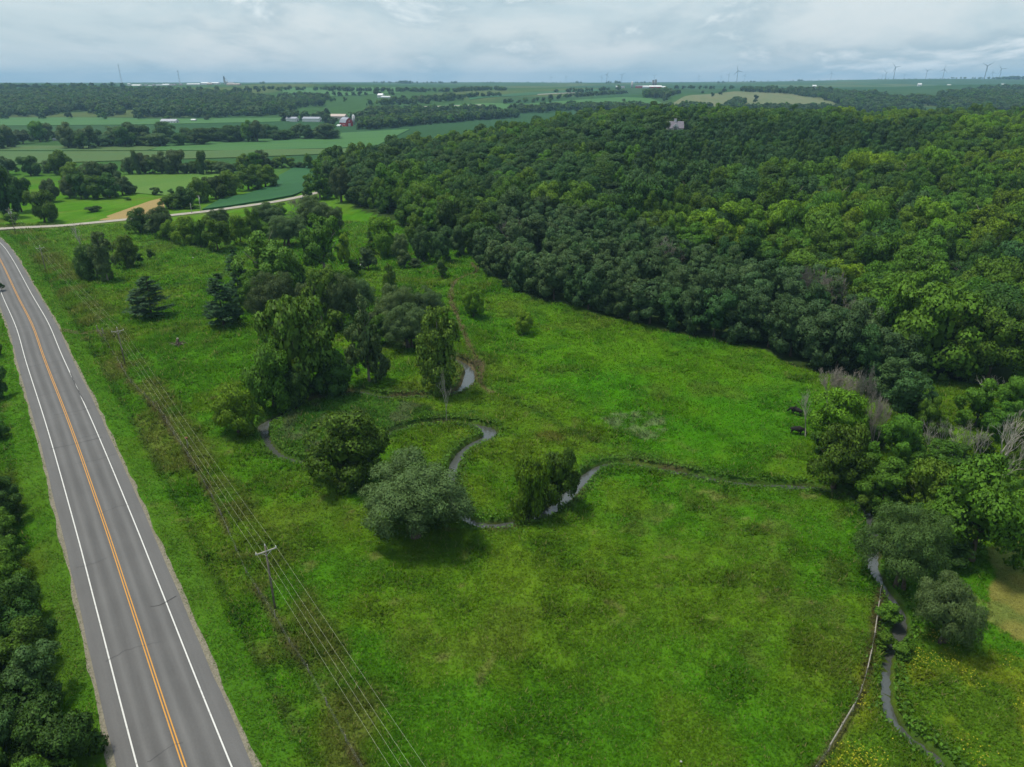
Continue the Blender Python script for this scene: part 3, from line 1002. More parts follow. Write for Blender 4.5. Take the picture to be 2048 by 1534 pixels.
def round_crown(seed, RR=4.8, zc=6.2, rz=6.2, nclump=64, cr=(1.05, 1.75), leaves=11500, L=0.40, W=0.28, low=-0.95, jitter=0.55, lump=0.16, shape=None, gap=1.05, nb=None, spread=(0.52, 0.78)):
    rng = np.random.default_rng(seed)
    cen, bough = [], []
    ph = rng.uniform(0, 6.28, 3)
    nb = nb or max(8, nclump // 4)
    for i in range(400):                       # main boughs, unequal and unevenly set
        d = unit(rng.normal(size=(1, 3)))[0]
        if d[2] < low:
            continue
        az = math.atan2(d[1], d[0])
        lob = 1 + lump * math.sin(3 * az + ph[0] + 2 * d[2]) + lump * 0.7 * math.sin(5 * az + ph[1] - 3 * d[2]) + rng.uniform(-0.14, 0.12)
        skirt = 1 + 0.55 * max(0.0, -d[2])
        q = np.array((d[0] * RR * skirt, d[1] * RR * skirt, d[2] * rz)) * lob * rng.uniform(*spread)
        if shape is not None:
            q = shape(q, d)
        if any(np.linalg.norm(q - c[0]) < (1.55 if nb < 20 else 1.1) for c in bough):
            continue
        bough.append((q, rng.uniform(1.0, 1.75)))
        if len(bough) >= nb:
            break
    for i in range(nclump * 12):
        c, br = bough[rng.integers(len(bough))]
        out = c / max(np.linalg.norm(c), 0.1)
        d = unit(rng.normal(size=(1, 3)) + out * 0.7 + np.array((0, 0, 0.2)))[0]
        q = c + d * br * rng.uniform(0.55, 1.0) + np.array((0, 0, zc))
        if any(np.linalg.norm(q - k) < gap * 0.85 for k in cen):
            continue
        cen.append(q)
        if len(cen) >= nclump:
            break
    cen = np.array(cen)
    rad = rng.uniform(cr[0] * 0.85, cr[1] * 1.12, len(cen))
    per = rad ** 2
    per = per / per.sum() * leaves
    centre = np.array((0, 0, zc - 0.3 * rz))
    P, N, S = clump_leaves(rng, cen, rad, per, centre, jitter)
    # sparse inner leaves that close the view through the crown
    k = int(leaves * 0.10)
    d = unit(rng.normal(size=(k, 3)))
    Pi = d * np.array((RR, RR, rz)) * (rng.uniform(0.15, 0.62, k)[:, None]) + np.array((0, 0, zc))
    V, F, S = join_leaf(leaf_quads(rng, P, N, L, W, S=S), leaf_quads(rng, Pi, d + 0.5 * rng.normal(size=d.shape), L * 2.0, W * 2.0, S=d))
    V[:, 2] = np.maximum(V[:, 2], 0.25)
    return V, F, S


def willow_crown(seed, leaves=40000):
    """billows of fine hanging sprays with ragged edges"""
    rng = np.random.default_rng(seed)
    cen, bough = [], []
    for i in range(500):
        d = unit(rng.normal(size=(1, 3)) + np.array((0, 0, 0.2)))[0]
        if d[2] < -0.35:
            continue
        k = rng.uniform(0.50, 0.74)
        q = np.array((d[0] * 4.8 * k, d[1] * 4.8 * k, 5.2 + d[2] * 5.6 * k))
        if any(np.linalg.norm(q - c[0]) < 1.9 for c in bough):
            continue
        bough.append((q, rng.uniform(1.1, 1.9)))
        if len(bough) >= 15:
            break
    for i in range(1500):
        c, br = bough[rng.integers(len(bough))]
        out = unit((c - np.array((0, 0, 4.5)))[None, :])[0]
        d = unit(rng.normal(size=(1, 3)) + out * 0.6)[0]
        q = c + d * br * rng.uniform(0.5, 1.0) * np.array((1, 1, 1.15))
        if q[2] < 0.9 or any(np.linalg.norm(q - k) < 0.9 for k in cen):
            continue
        cen.append(q)
        if len(cen) >= 84:
            break
    cen = np.array(cen)
    rad = rng.uniform(0.6, 1.25, len(cen))
    per = rad ** 2 / (rad ** 2).sum() * leaves
    P, N, S = clump_leaves(rng, cen, rad, per, np.array((0, 0, 3.5)), 0.6, 1.05)
    # trailing tips below each billow
    tip = rng.random(len(P)) < 0.25
    P[tip] += np.stack([rng.normal(0, 0.25, tip.sum()), rng.normal(0, 0.25, tip.sum()), -np.abs(rng.normal(0, 0.55, tip.sum()))], 1)
    hint = np.array((0, 0, -0.9)) + unit(P - np.array((0, 0, 5.0))) * 0.6
    k = 1500
    d = unit(rng.normal(size=(k, 3)))
    Pi = d * np.array((4.6, 4.6, 5.2)) * rng.uniform(0.15, 0.65, k)[:, None] + np.array((0, 0, 5.6))
    V, F, S = join_leaf(leaf_quads(rng, P, N, 0.27, 0.075, hint * 1.2, 0.6, S=S), leaf_quads(rng, Pi, d + 0.5 * rng.normal(size=d.shape), 0.8, 0.5, S=d))
    V[:, 2] = np.maximum(V[:, 2], 0.15)
    return V, F, S


def pine_crown(seed, leaves=7500):
    rng = np.random.default_rng(seed)
    Ps, Ns, H = [], [], []
    levels = 13
    for i in range(levels):
        z = 1.5 + (i / (levels - 1)) ** 0.92 * 9.9
        full = 4.9 * (1 - (z / 12.3)) ** 0.72 * (0.75 if z < 2.2 else 1.0)
        nb = int(9 - i * 0.35)
        for b in range(max(4, nb)):
            a = rng.uniform(0, 2 * math.pi)
            ln = full * rng.uniform(0.62, 1.1)
            k = int(leaves / 95 * (0.35 + ln / 4))
            t = rng.uniform(0.12, 1.0, k) ** 0.7
            side = rng.normal(0, 0.34, k) * (0.35 + t * 0.8)
            x = math.cos(a) * t * ln - math.sin(a) * side
            y = math.sin(a) * t * ln + math.cos(a) * side
            zz = z - 0.10 * ln * t + 0.32 * ln * t * t * 0.5 + rng.normal(0, 0.12, k)
            Ps.append(np.stack([x, y, zz], 1))
            Ns.append(np.stack([0.3 * math.cos(a) + 0 * x, 0.3 * math.sin(a) + 0 * x, 1 + 0 * x], 1) + 0.55 * rng.normal(size=(k, 3)))
            H.append(np.stack([math.cos(a) + 0 * x, math.sin(a) + 0 * x, 0.5 + 0 * x], 1))
    P, N, A = np.concatenate(Ps), np.concatenate(Ns), np.concatenate(H)
    return leaf_quads(rng, P, N, 0.58, 0.20, A * 1.5, 0.6, S=A * 0.6 + np.array((0, 0, 0.7)) + 0.3 * rng.normal(size=P.shape))


def tubes_arr(paths, sides=5):
    mb = MB()
    for pts, rad in paths:
        mb.tube(pts, rad, sides, cap=False)
    return np.array(mb.v), np.array(mb.f)


def trunk_mesh(seed, top=8.0, r0=0.32, limbs=7, reach=3.2, multi=1):
    rng = np.random.default_rng(seed)
    paths = []
    for m in range(multi):
        ox, oy = (0, 0) if multi == 1 else rng.uniform(-0.5, 0.5, 2)
        lx, ly = rng.normal(0, 0.35 if multi == 1 else 1.3, 2)
        pts = [(ox + lx * t * t + 0.1 * math.sin(5 * t + seed), oy + ly * t * t, -0.3 + t * (top + 0.3)) for t in np.linspace(0, 1, 6)]
        rad = [r0 * (1.45 if i == 0 else 1.0) * (1 - 0.82 * i / 5) / (1 if multi == 1 else 1.3) for i in range(6)]
        paths.append((pts, rad))
        for k in range(limbs // multi):
            t = rng.uniform(0.3, 0.92)
            b = np.array((ox + lx * t * t, oy + ly * t * t, -0.3 + t * (top + 0.3)))
            a = rng.uniform(0, 6.28)
            ln = reach * rng.uniform(0.6, 1.1)
            e = b + np.array((math.cos(a) * ln, math.sin(a) * ln, ln * rng.uniform(0.35, 0.9)))
            mid = (b + e) / 2 + np.array((0, 0, -0.15 * ln))
            rr = r0 * (1 - 0.8 * t) * 0.7
            paths.append(([b, mid, e], [rr, rr * 0.65, rr * 0.2]))
    return tubes_arr(paths, 6)


def dead_tree(seed, spread=0.55, depth=5, r0=0.26, bushy=False):
    """returns trunk paths and twig paths of a leafless tree"""
    rng = np.random.default_rng(seed)
    trunk, twigs = [], []

    def grow(p, d, ln, r, lev):
        n = 4
        pts = [p.copy()]
        q = p.copy()
        dd = d.copy()
        for i in range(n):
            dd = dd + rng.normal(0, 0.10, 3) + np.array((0, 0, 0.05))
            dd /= np.linalg.norm(dd)
            q = q + dd * ln / n
            pts.append(q.copy())
        rad = [r * (1 - 0.45 * i / n) for i in range(n + 1)]
        (trunk if lev <= 1 else twigs).append((pts, rad))
        if lev >= depth:
            return
        k = (3 if lev > 0 else 4) + (1 if bushy else 0)
        for c in range(k):
            t = rng.integers(2, n + 1)
            a = rng.normal(0, 1, 3)
            a = a - dd * (a @ dd)
            a /= np.linalg.norm(a)
            nd = dd * (1 - spread * 0.55) + a * spread + np.array((0, 0, 0.18))
            nd /= np.linalg.norm(nd)
            grow(pts[t], nd, ln * rng.uniform(0.52, 0.78), r * 0.52, lev + 1)

    if bushy:
        for s in range(4):
            a = s * 1.57 + rng.uniform(-0.4, 0.4)
            d = np.array((math.cos(a) * 0.45, math.sin(a) * 0.45, 1.0))
            grow(np.array((0.2 * math.cos(a), 0.2 * math.sin(a), -0.2)), d / np.linalg.norm(d), 4.6, r0 * 0.6, 1)
    else:
        grow(np.array((0., 0., -0.3)), np.array((0., 0., 1.)), 5.2, r0, 0)
    zmax = max(p[2] for pts, _ in twigs + trunk for p in pts)
    xm = np.percentile([math.hypot(p[0], p[1]) for pts, _ in twigs for p in pts], 90)
    s = 12.0 / zmax
    sx = 5.0 / xm
    fix = lambda L: [([(p[0] * sx, p[1] * sx, p[2] * s) for p in pts], rad) for pts, rad in L]
    return tubes_arr(fix(trunk), 5), tubes_arr([(p, [max(x, 0.03) for x in r]) for p, r in fix(twigs)], 3)


CROWN, TRUNK, CARR, TARR = {}, {}, {}, {}


def fit_crown(c):
    V, F, S = c
    V = V.copy()
    r = np.percentile(np.hypot(V[:, 0], V[:, 1]), 97)
    V[:, :2] *= 5.0 / r
    V[:, 2] *= 12.0 / np.percentile(V[:, 2], 99.7)
    return V, F, S


def add_kind(kind, crowns, trunks, leaf, bark):
    crowns = [fit_crown(c) for c in crowns]
    if kind in ('broad', 'poplar', 'plantation', 'cottonwood', 'walnut'):
        for V, F, S in crowns:                      # boughs hang down close to the grass
            z0 = np.percentile(V[:, 2], 1.0)
            V[:, 2] = np.maximum(0.25, 12.0 - (12.0 - V[:, 2]) * (12.0 - 0.6) / (12.0 - z0))
    CROWN[kind] = [npmesh('crown', v, f, [LEAF[leaf]], nrm=q) for v, f, q in crowns]
    CARR[kind] = crowns
    TARR[kind] = trunks
    TRUNK[kind] = [npmesh('trunk', v, f, [M[bark]], smooth=True) for v, f in trunks]


def poplar_shape(q, d):
    return q * np.array((0.86 + 0.25 * max(0.0, -d[2]), 0.86 + 0.25 * max(0.0, -d[2]), 1.0))


add_kind('broad', [round_crown(s, nclump=62, cr=(1.0, 1.7)) for s in (11, 12, 13, 14)], [trunk_mesh(s) for s in (1, 2, 3, 4)], 'mid', 'bark')
add_kind('walnut', [round_crown(s, nclump=54, cr=(1.0, 1.5), leaves=11000, L=0.46, W=0.24, lump=0.24, gap=1.2, low=-0.95, jitter=0.42, zc=6.2, rz=6.2) for s in (21, 22, 23)], [trunk_mesh(s, 8, 0.28) for s in (5, 6, 7)], 'mid', 'bark')
add_kind('plantation', [round_crown(s, nclump=56, cr=(0.9, 1.45), leaves=11500, L=0.38, W=0.28, low=-0.96, RR=4.9, zc=6.1, rz=6.3, lump=0.12) for s in (31, 32, 33)], [trunk_mesh(s, 8.5, 0.24) for s in (8, 9, 10)], 'blue', 'bark')
add_kind('cottonwood', [round_crown(s, nclump=60, cr=(0.85, 1.45), leaves=10500, L=0.38, W=0.32, RR=4.9, zc=6.4, rz=6.2, lump=0.18, low=-0.95, jitter=0.7, gap=1.15, nb=18) for s in (41, 42, 43)], [trunk_mesh(s, 9.5, 0.36, 9, 3.4) for s in (11, 12, 13)], 'cotton', 'bark_pale')
add_kind('poplar', [round_crown(s, nclump=64, cr=(0.85, 1.35), leaves=10000, L=0.38, W=0.30, RR=5.0, zc=6.4, rz=6.2, lump=0.08, low=-0.97, jitter=0.7, shape=poplar_shape, nb=30, spread=(0.62, 0.82)) for s in (51, 52)], [trunk_mesh(s, 11, 0.30, 10, 2.2) for s in (14, 15)], 'cotton', 'bark_pale')
add_kind('willow', [willow_crown(s) for s in (61, 62, 63)], [trunk_mesh(s, 7, 0.34, 8, 2.8, 3) for s in (16, 17, 18)], 'willow', 'bark')
add_kind('pine', [pine_crown(s) for s in (71, 72)], [trunk_mesh(s, 11.6, 0.26, 6, 2.0) for s in (19, 20)], 'pine', 'bark')
add_kind('shrub', [round_crown(s, nclump=34, cr=(1.3, 2.1), leaves=3800, L=0.75, W=0.5, RR=4.4, zc=5.6, rz=6.2, low=-0.8, lump=0.25) for s in (81, 82, 83)], [trunk_mesh(s, 6, 0.2, 6, 2.5, 3) for s in (21, 22, 23)], 'olive', 'bark')
CROWN['dead'], TRUNK['dead'] = [], []
for s, sprd, bushy in ((91, 0.5, False), (92, 0.62, False), (93, 0.5, True), (94, 0.65, True)):
    (tv, tf), (wv, wf) = dead_tree(s, sprd * (1.0 if bushy else 0.8), 5 if bushy else 4, 0.30, bushy)
    TRUNK['dead'].append(npmesh('trunk', tv, tf, [M['deadwood']], smooth=True))
    CROWN['dead'].append(npmesh('twigs', wv, wf, [M['deadwood'] if not bushy else M['deadtwig']]))

ORD = ['first', 'second', 'third', 'fourth', 'fifth', 'sixth', 'seventh', 'eighth', 'ninth', 'tenth', 'eleventh', 'twelfth', 'thirteenth', 'fourteenth', 'fifteenth', 'sixteenth', 'seventeenth', 'eighteenth', 'nineteenth', 'twentieth', 'twenty-first', 'twenty-second', 'twenty-third', 'twenty-fourth', 'twenty-fifth', 'twenty-sixth']
ORDS = ORD + ['twenty-seventh', 'twenty-eighth', 'twenty-ninth', 'thirtieth', 'thirty-first', 'thirty-second', 'thirty-third', 'thirty-fourth', 'thirty-fifth', 'thirty-sixth', 'thirty-seventh', 'thirty-eighth', 'thirty-ninth', 'fortieth']
_ctr = [0]
trng = random.Random(7)


def tree(kind, x, y, h, w, label, cat='tree', group=None, leaf=None, name=None, variant=None, rz=None, lean=0.0):
    _ctr[0] += 1
    nv = len(CROWN[kind])
    v = variant if variant is not None else trng.randrange(nv)
    z = hz(x, y)
    o = thing(name or {'pine': 'pine_tree', 'willow': 'willow_tree', 'dead': 'dead_tree', 'shrub': 'shrub', 'poplar': 'poplar_tree', 'cottonwood': 'cottonwood_tree', 'walnut': 'walnut_tree'}.get(kind, 'broadleaf_tree'),
              label, cat, (x, y, z), trng.uniform(0, 6.28) if rz is None else rz, group, (w / 10.0, w / 10.0 * trng.uniform(0.92, 1.08), h / 12.0))
    if lean:
        o.rotation_euler[1] = lean
    c = link('twigs' if kind == 'dead' else 'crown', CROWN[kind][v], o)
    t = link('trunk', TRUNK[kind][v], o)
    if leaf:
        c.material_slots[0].link = 'OBJECT'
        c.material_slots[0].material = LEAF[leaf]
    return o


def ptree(kind, bx, by, ty, wpx, label, cat='tree', group=None, leaf=None, **kw):
    """tree whose foot is seen at (bx, by) and whose top reaches row ty, wpx pixels across"""
    x, y = GT(bx, by)
    dep = depth_of(x, y, float(land(x, y)))
    w = wpx * dep / FPX
    h = z_at_row(y + 0.15 * w, ty) - hz(x, y)
    return tree(kind, x, y, max(h, 0.8), w, label, cat, group, leaf, **kw)


T = ptree
# --- around the creek, nearest first
T('willow', 830, 1070, 903, 232, 'big silvery green willow, nearest the power pole, beside the creek bend', 'willow', variant=0)
T('broad', 702, 964, 812, 170, 'dark green spreading tree directly behind the big silvery willow', leaf='mid', variant=1)
T('broad', 478, 866, 764, 98, 'small round yellow-green tree at the left end of the creek loop', leaf='bright')
T('cottonwood', 602, 794, 586, 146, 'tallest cottonwood, pale trunk and bright top, above the creek loop', leaf='cotton', variant=0)
T('broad', 548, 814, 680, 104, 'dark olive tree leaning against the left side of the tallest cottonwood', leaf='olive')
T('broad', 592, 812, 735, 80, 'low dark bushy tree at the foot of the tallest cottonwood', leaf='dark')
T('broad', 668, 788, 694, 80, 'low dark tree just right of the tallest cottonwood', leaf='dark')
T('poplar', 738, 764, 586, 82, 'narrow tall poplar standing alone left of the leafier one by the creek', 'poplar', leaf='grey', variant=0)
T('poplar', 882, 784, 610, 102, 'leafy poplar standing beside the bright bend of open water', 'poplar', leaf='cotton', variant=1)
T('dead', 893, 846, 735, 24, 'slender bare dead tree on the bank inside the creek loop', 'dead tree', variant=0)
T('broad', 1066, 1034, 905, 84, 'yellow-green half of the pair of trees on the creek bank', leaf='bright')
T('broad', 1118, 1010, 890, 76, 'dark half of the pair of trees on the creek bank', leaf='mid', variant=2)
T('broad', 947, 633, 569, 44, 'small upright yellow-topped tree in the open pasture beside the footpath', leaf='bright', name='pasture_tree')
T('broad', 1048, 667, 619, 40, 'smallest lone round tree in the open pasture', leaf='bright', name='pasture_tree')
T('shrub', 884, 556, 518, 26, 'dark shrub beside the trodden cow path', 'shrub', leaf='dark')
# --- middle clump left of the footpath
T('willow', 818, 696, 606, 96, 'front grey-green willow behind the two poplars', 'willow')
T('willow', 793, 668, 568, 86, 'rear grey-green willow under the slim poplar', 'willow', leaf='grey')
T('willow', 850, 652, 574, 80, 'rounded willow at the right end of the middle clump', 'willow', leaf='grey')
T('broad', 825, 640, 569, 36, 'bright green tree top poking out among the middle willows', leaf='mid')
T('poplar', 783, 616, 527, 32, 'slim columnar poplar rising above the middle willows', 'poplar')
T('cottonwood', 646, 654, 530, 76, 'tall loose cottonwood behind the tallest one', leaf='cotton')
T('willow', 684, 654, 545, 76, 'dark grey willow right of the loose cottonwood', 'willow', leaf='grey')
T('willow', 724, 636, 554, 66, 'small rounded willow between the loose cottonwood and the slim poplar', 'willow', leaf='willow')
T('shrub', 672, 668, 618, 42, 'rusty olive shrub at the edge of the small meadow', 'shrub', leaf='olive')
T('shrub', 700, 672, 640, 30, 'low dark shrub beside the rusty olive one', 'shrub', leaf='dark')
T('willow', 556, 648, 542, 100, 'weeping grey willow behind the tallest cottonwood', 'willow', leaf='grey')
T('pine', 448, 652, 546, 76, 'dark spreading pine at the left front of the middle clump', 'pine')
T('pine', 480, 604, 499, 58, 'dark pointed pine half hidden behind the spreading pine', 'pine')
T('cottonwood', 548, 608, 460, 124, 'large sunlit cottonwood with yellow-green top behind the weeping willow', leaf='cotton', variant=2)
T('shrub', 470, 640, 595, 40, 'dark bush under the pines', 'shrub', leaf='dark')
T('pine', 305, 634, 551, 82, 'lone dark pine standing in the open pasture', 'pine', variant=1)
T('broad', 184, 558, 486, 54, 'dark green tree at the front of the three by the power line', leaf='dark')
T('poplar', 216, 562, 463, 50, 'grey-green upright tree in the middle of the three by the power line', leaf='grey')
T('broad', 257, 536, 469, 50, 'olive round tree at the right of the three by the power line', leaf='olive')
T('dead', 172, 512, 440, 34, 'bare dead tree rising behind the three by the power line', 'dead tree', variant=1)
T('shrub', 303, 517, 497, 15, 'tiny dark shrub on the old oxbow rim', 'shrub', leaf='dark')
T('shrub', 278, 526, 506, 18, 'tiny shrub at the foot of the olive round tree', 'shrub', leaf='dark')
for k, (kd, bx, by, ty, wp, lf) in enumerate([('broad', 515, 622, 540, 60, 'mid'), ('broad', 595, 600, 500, 66, 'cotton'), ('willow', 615, 640, 560, 60, 'grey'), ('shrub', 760, 668, 620, 50, 'grey'), ('broad', 760, 690, 625, 46, 'mid'), ('shrub', 640, 680, 640, 44, 'mid'), ('broad', 700, 600, 540, 46, 'mid'), ('shrub', 850, 700, 655, 46, 'grey')]):
    T(kd, bx, by, ty, wp, '%s small tree, from the left, squeezed among the willows of the middle clump' % ORD[k], 'tree', 'small trees of the middle clump', lf, name='broadleaf_tree')
# --- behind the clump towards the side road
T('cottonwood', 650, 554, 430, 92, 'tall dark cottonwood in the gap between the willows and the wood', leaf='mid')
T('broad', 690, 526, 466, 30, 'slim yellow-green tree right of the tall dark cottonwood', leaf='bright')
T('broad', 765, 512, 432, 62, 'bright yellow-green round tree at the end of the small meadow', leaf='bright')
T('pine', 742, 508, 456, 22, 'little dark cedar beside the bright round tree', 'cedar', leaf='dark')
T('shrub', 738, 540, 494, 38, 'grey feathery shrub below the bright round tree', 'shrub', leaf='grey')
T('shrub', 710, 552, 517, 32, 'dark rounded shrub beside the white tub', 'shrub', leaf='dark')
T('shrub', 690, 558, 541, 18, 'low dark bush left of the white tub', 'shrub', leaf='dark')
T('willow', 803, 520, 465, 38, 'small willow right of the bright round tree', 'willow')
T('shrub', 808, 536, 498, 26, 'grey apple-like bush in front of the small willow', 'shrub', leaf='grey')
T('shrub', 830, 535, 515, 30, 'spreading pale bush at the wood edge', 'shrub', leaf='grey')
T('broad', 830, 490, 426, 38, 'dark tree with light tip at the corner of the wood', leaf='mid')
T('broad', 848, 524, 450, 48, 'blue-green tree at the lower corner of the wood', leaf='blue')
T('broad', 886, 524, 452, 46, 'second blue-green tree, nearest the footpath, at the corner of the wood', leaf='blue')
T('broad', 920, 510, 450, 42, 'blue-green tree just left of the top of the footpath', leaf='blue')
T('willow', 575, 492, 424, 82, 'large soft willow in front of the gravel road', 'willow')
T('willow', 630, 470, 388, 84, 'broad willow hiding the bend of the gravel road', 'willow')
T('willow', 540, 456, 404, 62, 'willow between the orchard-like row and the gravel road', 'willow', leaf='grey')
T('willow', 668, 470, 412, 50, 'dark willow at the right end by the small meadow', 'willow', leaf='grey')
T('broad', 532, 474, 446, 30, 'small bright tree under the soft willow', leaf='bright')
T('broad', 562, 430, 405, 26, 'bright bush-like tree just below the gravel road', leaf='bright')
T('dead', 587, 420, 397, 22, 'grey twiggy tree beside the parked dark car', 'dead tree', variant=2)
# --- the row along the old channel
T('broad', 281, 466, 415, 44, 'dark round tree at the left end of the row beside the gravel road', leaf='dark')
T('willow', 328, 474, 412, 56, 'grey-topped tree second in the row beside the gravel road', leaf='grey')
T('shrub', 304, 470, 440, 30, 'grey shrub between the first two trees of the row', 'shrub', leaf='grey')
T('broad', 340, 482, 440, 36, 'low bright tree in front of the grey-topped one', leaf='bright')
T('broad', 376, 488, 430, 52, 'bright green tree third in the row beside the gravel road', leaf='bright')
T('broad', 402, 494, 440, 34, 'dark slim tree in the middle of the row', leaf='mid')
T('broad', 436, 500, 430, 54, 'deep green rounded tree in the middle of the row', leaf='mid')
T('willow', 440, 462, 416, 52, 'grey willow top behind the middle of the row', 'willow', leaf='grey')
T('broad', 482, 490, 428, 46, 'bright topped tree near the right end of the row', leaf='bright')
T('broad', 508, 474, 416, 42, 'dark tree with bright shoulder ending the row', leaf='mid')
T('shrub', 505, 500, 484, 14, 'lone little bush right of the row', 'shrub', leaf='dark')
# --- beyond the gravel road
T('broad', 90, 446, 380, 56, 'rounded dark tree by the road corner pole', leaf='mid')
T('broad', 14, 436, 330, 60, 'tall dark tree at the left edge by the road corner', leaf='dark')
T('broad', 44, 424, 345, 48, 'dark tree behind the rounded one at the road corner', leaf='dark')
T('shrub', 30, 448, 424, 34, 'bright bush beside the road corner pole', 'shrub', leaf='bright')
T('broad', 101, 404, 358, 42, 'grey dark tree above the rounded one at the road corner', leaf='grey')
for k, (bx, by, ty, wp, lf) in enumerate([(140, 396, 352, 36, 'grey'), (163, 398, 346, 44, 'dark'), (192, 398, 350, 46, 'mid'), (220, 396, 345, 46, 'dark'), (246, 390, 352, 42, 'grey'), (262, 388, 362, 26, 'dark'),
                                          (150, 376, 324, 50, 'mid'), (188, 374, 322, 52, 'grey'), (224, 370, 326, 46, 'grey')]):
    T('broad', bx, by, ty, wp, '%s tree in the thicket between the road corner and the bright meadow' % ('first', 'second', 'third', 'fourth', 'fifth', 'rightmost low', 'rear left', 'rear middle', 'rear right')[k], 'tree', 'thicket beside the bright meadow', lf)
for k, (bx, by, ty, wp, lf) in enumerate([(18, 350, 312, 34, 'grey'), (62, 352, 312, 40, 'dark'), (98, 346, 320, 30, 'grey'), (126, 350, 300, 46, 'mid')]):
    T('broad', bx, by, ty, wp, '%s scattered dark tree below the olive crop strip' % ('leftmost', 'second', 'third', 'fourth')[k], 'tree', 'scattered trees below the crop strip', lf)
for k, (bx, by, ty, wp, lf) in enumerate([(345, 418, 388, 54, 'mid'), (372, 416, 372, 46, 'dark'), (402, 404, 354, 52, 'mid'), (432, 398, 352, 54, 'dark'), (462, 390, 340, 56, 'mid'), (498, 380, 328, 60, 'olive'), (532, 374, 328, 54, 'mid')]):
    T('broad', bx, by, ty, wp, '%s tree, counted from the stubble patch, in the bushy strip beside the soybean field' % ('first', 'second', 'third', 'fourth', 'fifth', 'sixth', 'seventh')[k], 'tree', 'bushy strip beside the soybean field', lf)
T('shrub', 313, 390, 374, 26, 'dark round bush alone in the bright meadow', 'shrub', leaf='dark')
T('shrub', 343, 388, 377, 12, 'small bush beside the lone one in the bright meadow', 'shrub', leaf='dark')
T('shrub', 256, 401, 394, 14, 'low bush in the rough pasture below the bright meadow', 'shrub', leaf='dark')
T('shrub', 184, 424, 412, 34, 'straggling low bush in the rough pasture near the stubble', 'shrub', leaf='dark')
T('shrub', 385, 418, 408, 26, 'low leafy hedge bush by the pole at the soybean field', 'shrub', leaf='mid')
hr = random.Random(3)
for k in range(13):
    bx = 258 + k * 16.5
    T('broad', bx, 349 - 0.010 * (bx - 258) + hr.uniform(-2, 2), hr.uniform(298, 328), hr.uniform(20, 40), '%s hedgerow tree, from the left, between the bright meadow and the olive crop strip' % ORD[k], 'tree', 'hedgerow above the bright meadow', hr.choice(['grey', 'dark', 'mid', 'grey']))
for k in range(13):
    bx = 470 + k * 18.5
    T('broad', bx, 340 - 0.025 * (bx - 470) + hr.uniform(-2, 2), hr.uniform(298, 326), hr.uniform(22, 42), '%s hedgerow tree, from the left, between the soybean field and the bright crop beyond' % ORD[k], 'tree', 'hedgerow above the soybean field', hr.choice(['olive', 'dark', 'mid', 'grey']))
T('poplar', 640, 398, 320, 60, 'tall loose dark tree where the gravel road leaves the picture', leaf='mid')
T('willow', 684, 404, 332, 46, 'silvery white-leaved tree beside the tall loose one at the wood corner', leaf='grey')
T('shrub', 618, 396, 362, 30, 'grey shrub between the soybean field and the tall loose tree', 'shrub', leaf='grey')
for k in range(40):
    bx = -6 + k * 17.2
    by = 297 - 0.045 * max(0, bx - 200) if bx > 125 else (292 if bx > 40 else 297)
    if 60 < bx < 118:
        by = 282
    bx += hr.uniform(-6, 6)
    T('broad', bx, by + hr.uniform(-5, 2), 264 - 0.02 * bx + hr.uniform(-15, 12) - (6 if bx < 140 else 0), hr.uniform(26, 54), '%s dark tree, from the left, in the long treeline behind the crop fields' % ORDS[k], 'tree', 'long treeline across the valley', hr.choice(['dark', 'dark', 'grey', 'mid', 'blue']))
# --- the copse at the right end of the creek
T('broad', 1672, 886, 771, 116, 'round yellow-green tree in front of the bare grey trees', leaf='bright', variant=1)
T('broad', 1668, 972, 838, 124, 'deep green tree on the creek bank below the round yellow-green one', leaf='mid', variant=0)
T('dead', 1660, 815, 730, 66, 'bare purplish-grey tree behind the round yellow-green one', 'dead tree', variant=2)
T('dead', 1722, 836, 728, 52, 'bare grey tree right of the purplish one', 'dead tree', variant=3)
T('dead', 1744, 906, 780, 40, 'tall bare grey tree beside the round yellow-green one', 'dead tree', variant=2)
T('dead', 1611, 874, 775, 50, 'bare white-limbed tree over the grazing cattle', 'dead tree', variant=1)
T('plantation', 1788, 796, 702, 112, 'blue-green spreading tree above the copse', leaf='blue')
T('plantation', 1806, 846, 745, 92, 'blue-green tree in front of the spreading one in the copse', leaf='blue')
T('walnut', 1796, 930, 822, 102, 'olive green ash in the middle of the copse', leaf='olive')
T('walnut', 1845, 864, 788, 52, 'small green tree at the edge of the grassy gap', leaf='mid')
T('walnut', 1948, 856, 752, 84, 'light green locust tree right of the grassy gap', leaf='olive')
T('walnut', 2022, 850, 748, 86, 'light green locust tree at the right edge', leaf='olive')
T('walnut', 1990, 880, 800, 60, 'dark locust tree between the two light ones', leaf='mid')
T('walnut', 2030, 925, 838, 60, 'olive tree at the right edge below the locusts', leaf='olive')
T('dead', 1852, 908, 838, 42, 'bare white tree behind the walnut thicket, leftmost of its kind there', 'dead tree', variant=0)
T('dead', 1882, 906, 826, 30, 'thin bare tree between the white dead ones', 'dead tree', variant=1)
T('dead', 1918, 922, 852, 36, 'bare white tree in the middle of the dead stand', 'dead tree', variant=0)
T('dead', 1943, 926, 852, 34, 'bare grey forked tree in the dead stand', 'dead tree', variant=1)
T('dead', 1984, 954, 806, 84, 'largest bare white tree, many limbed, near the right edge', 'dead tree', variant=1, rz=0.6, lean=0.18)
T('dead', 2040, 945, 836, 40, 'bare tree at the right edge beside the largest dead one', 'dead tree', variant=0)
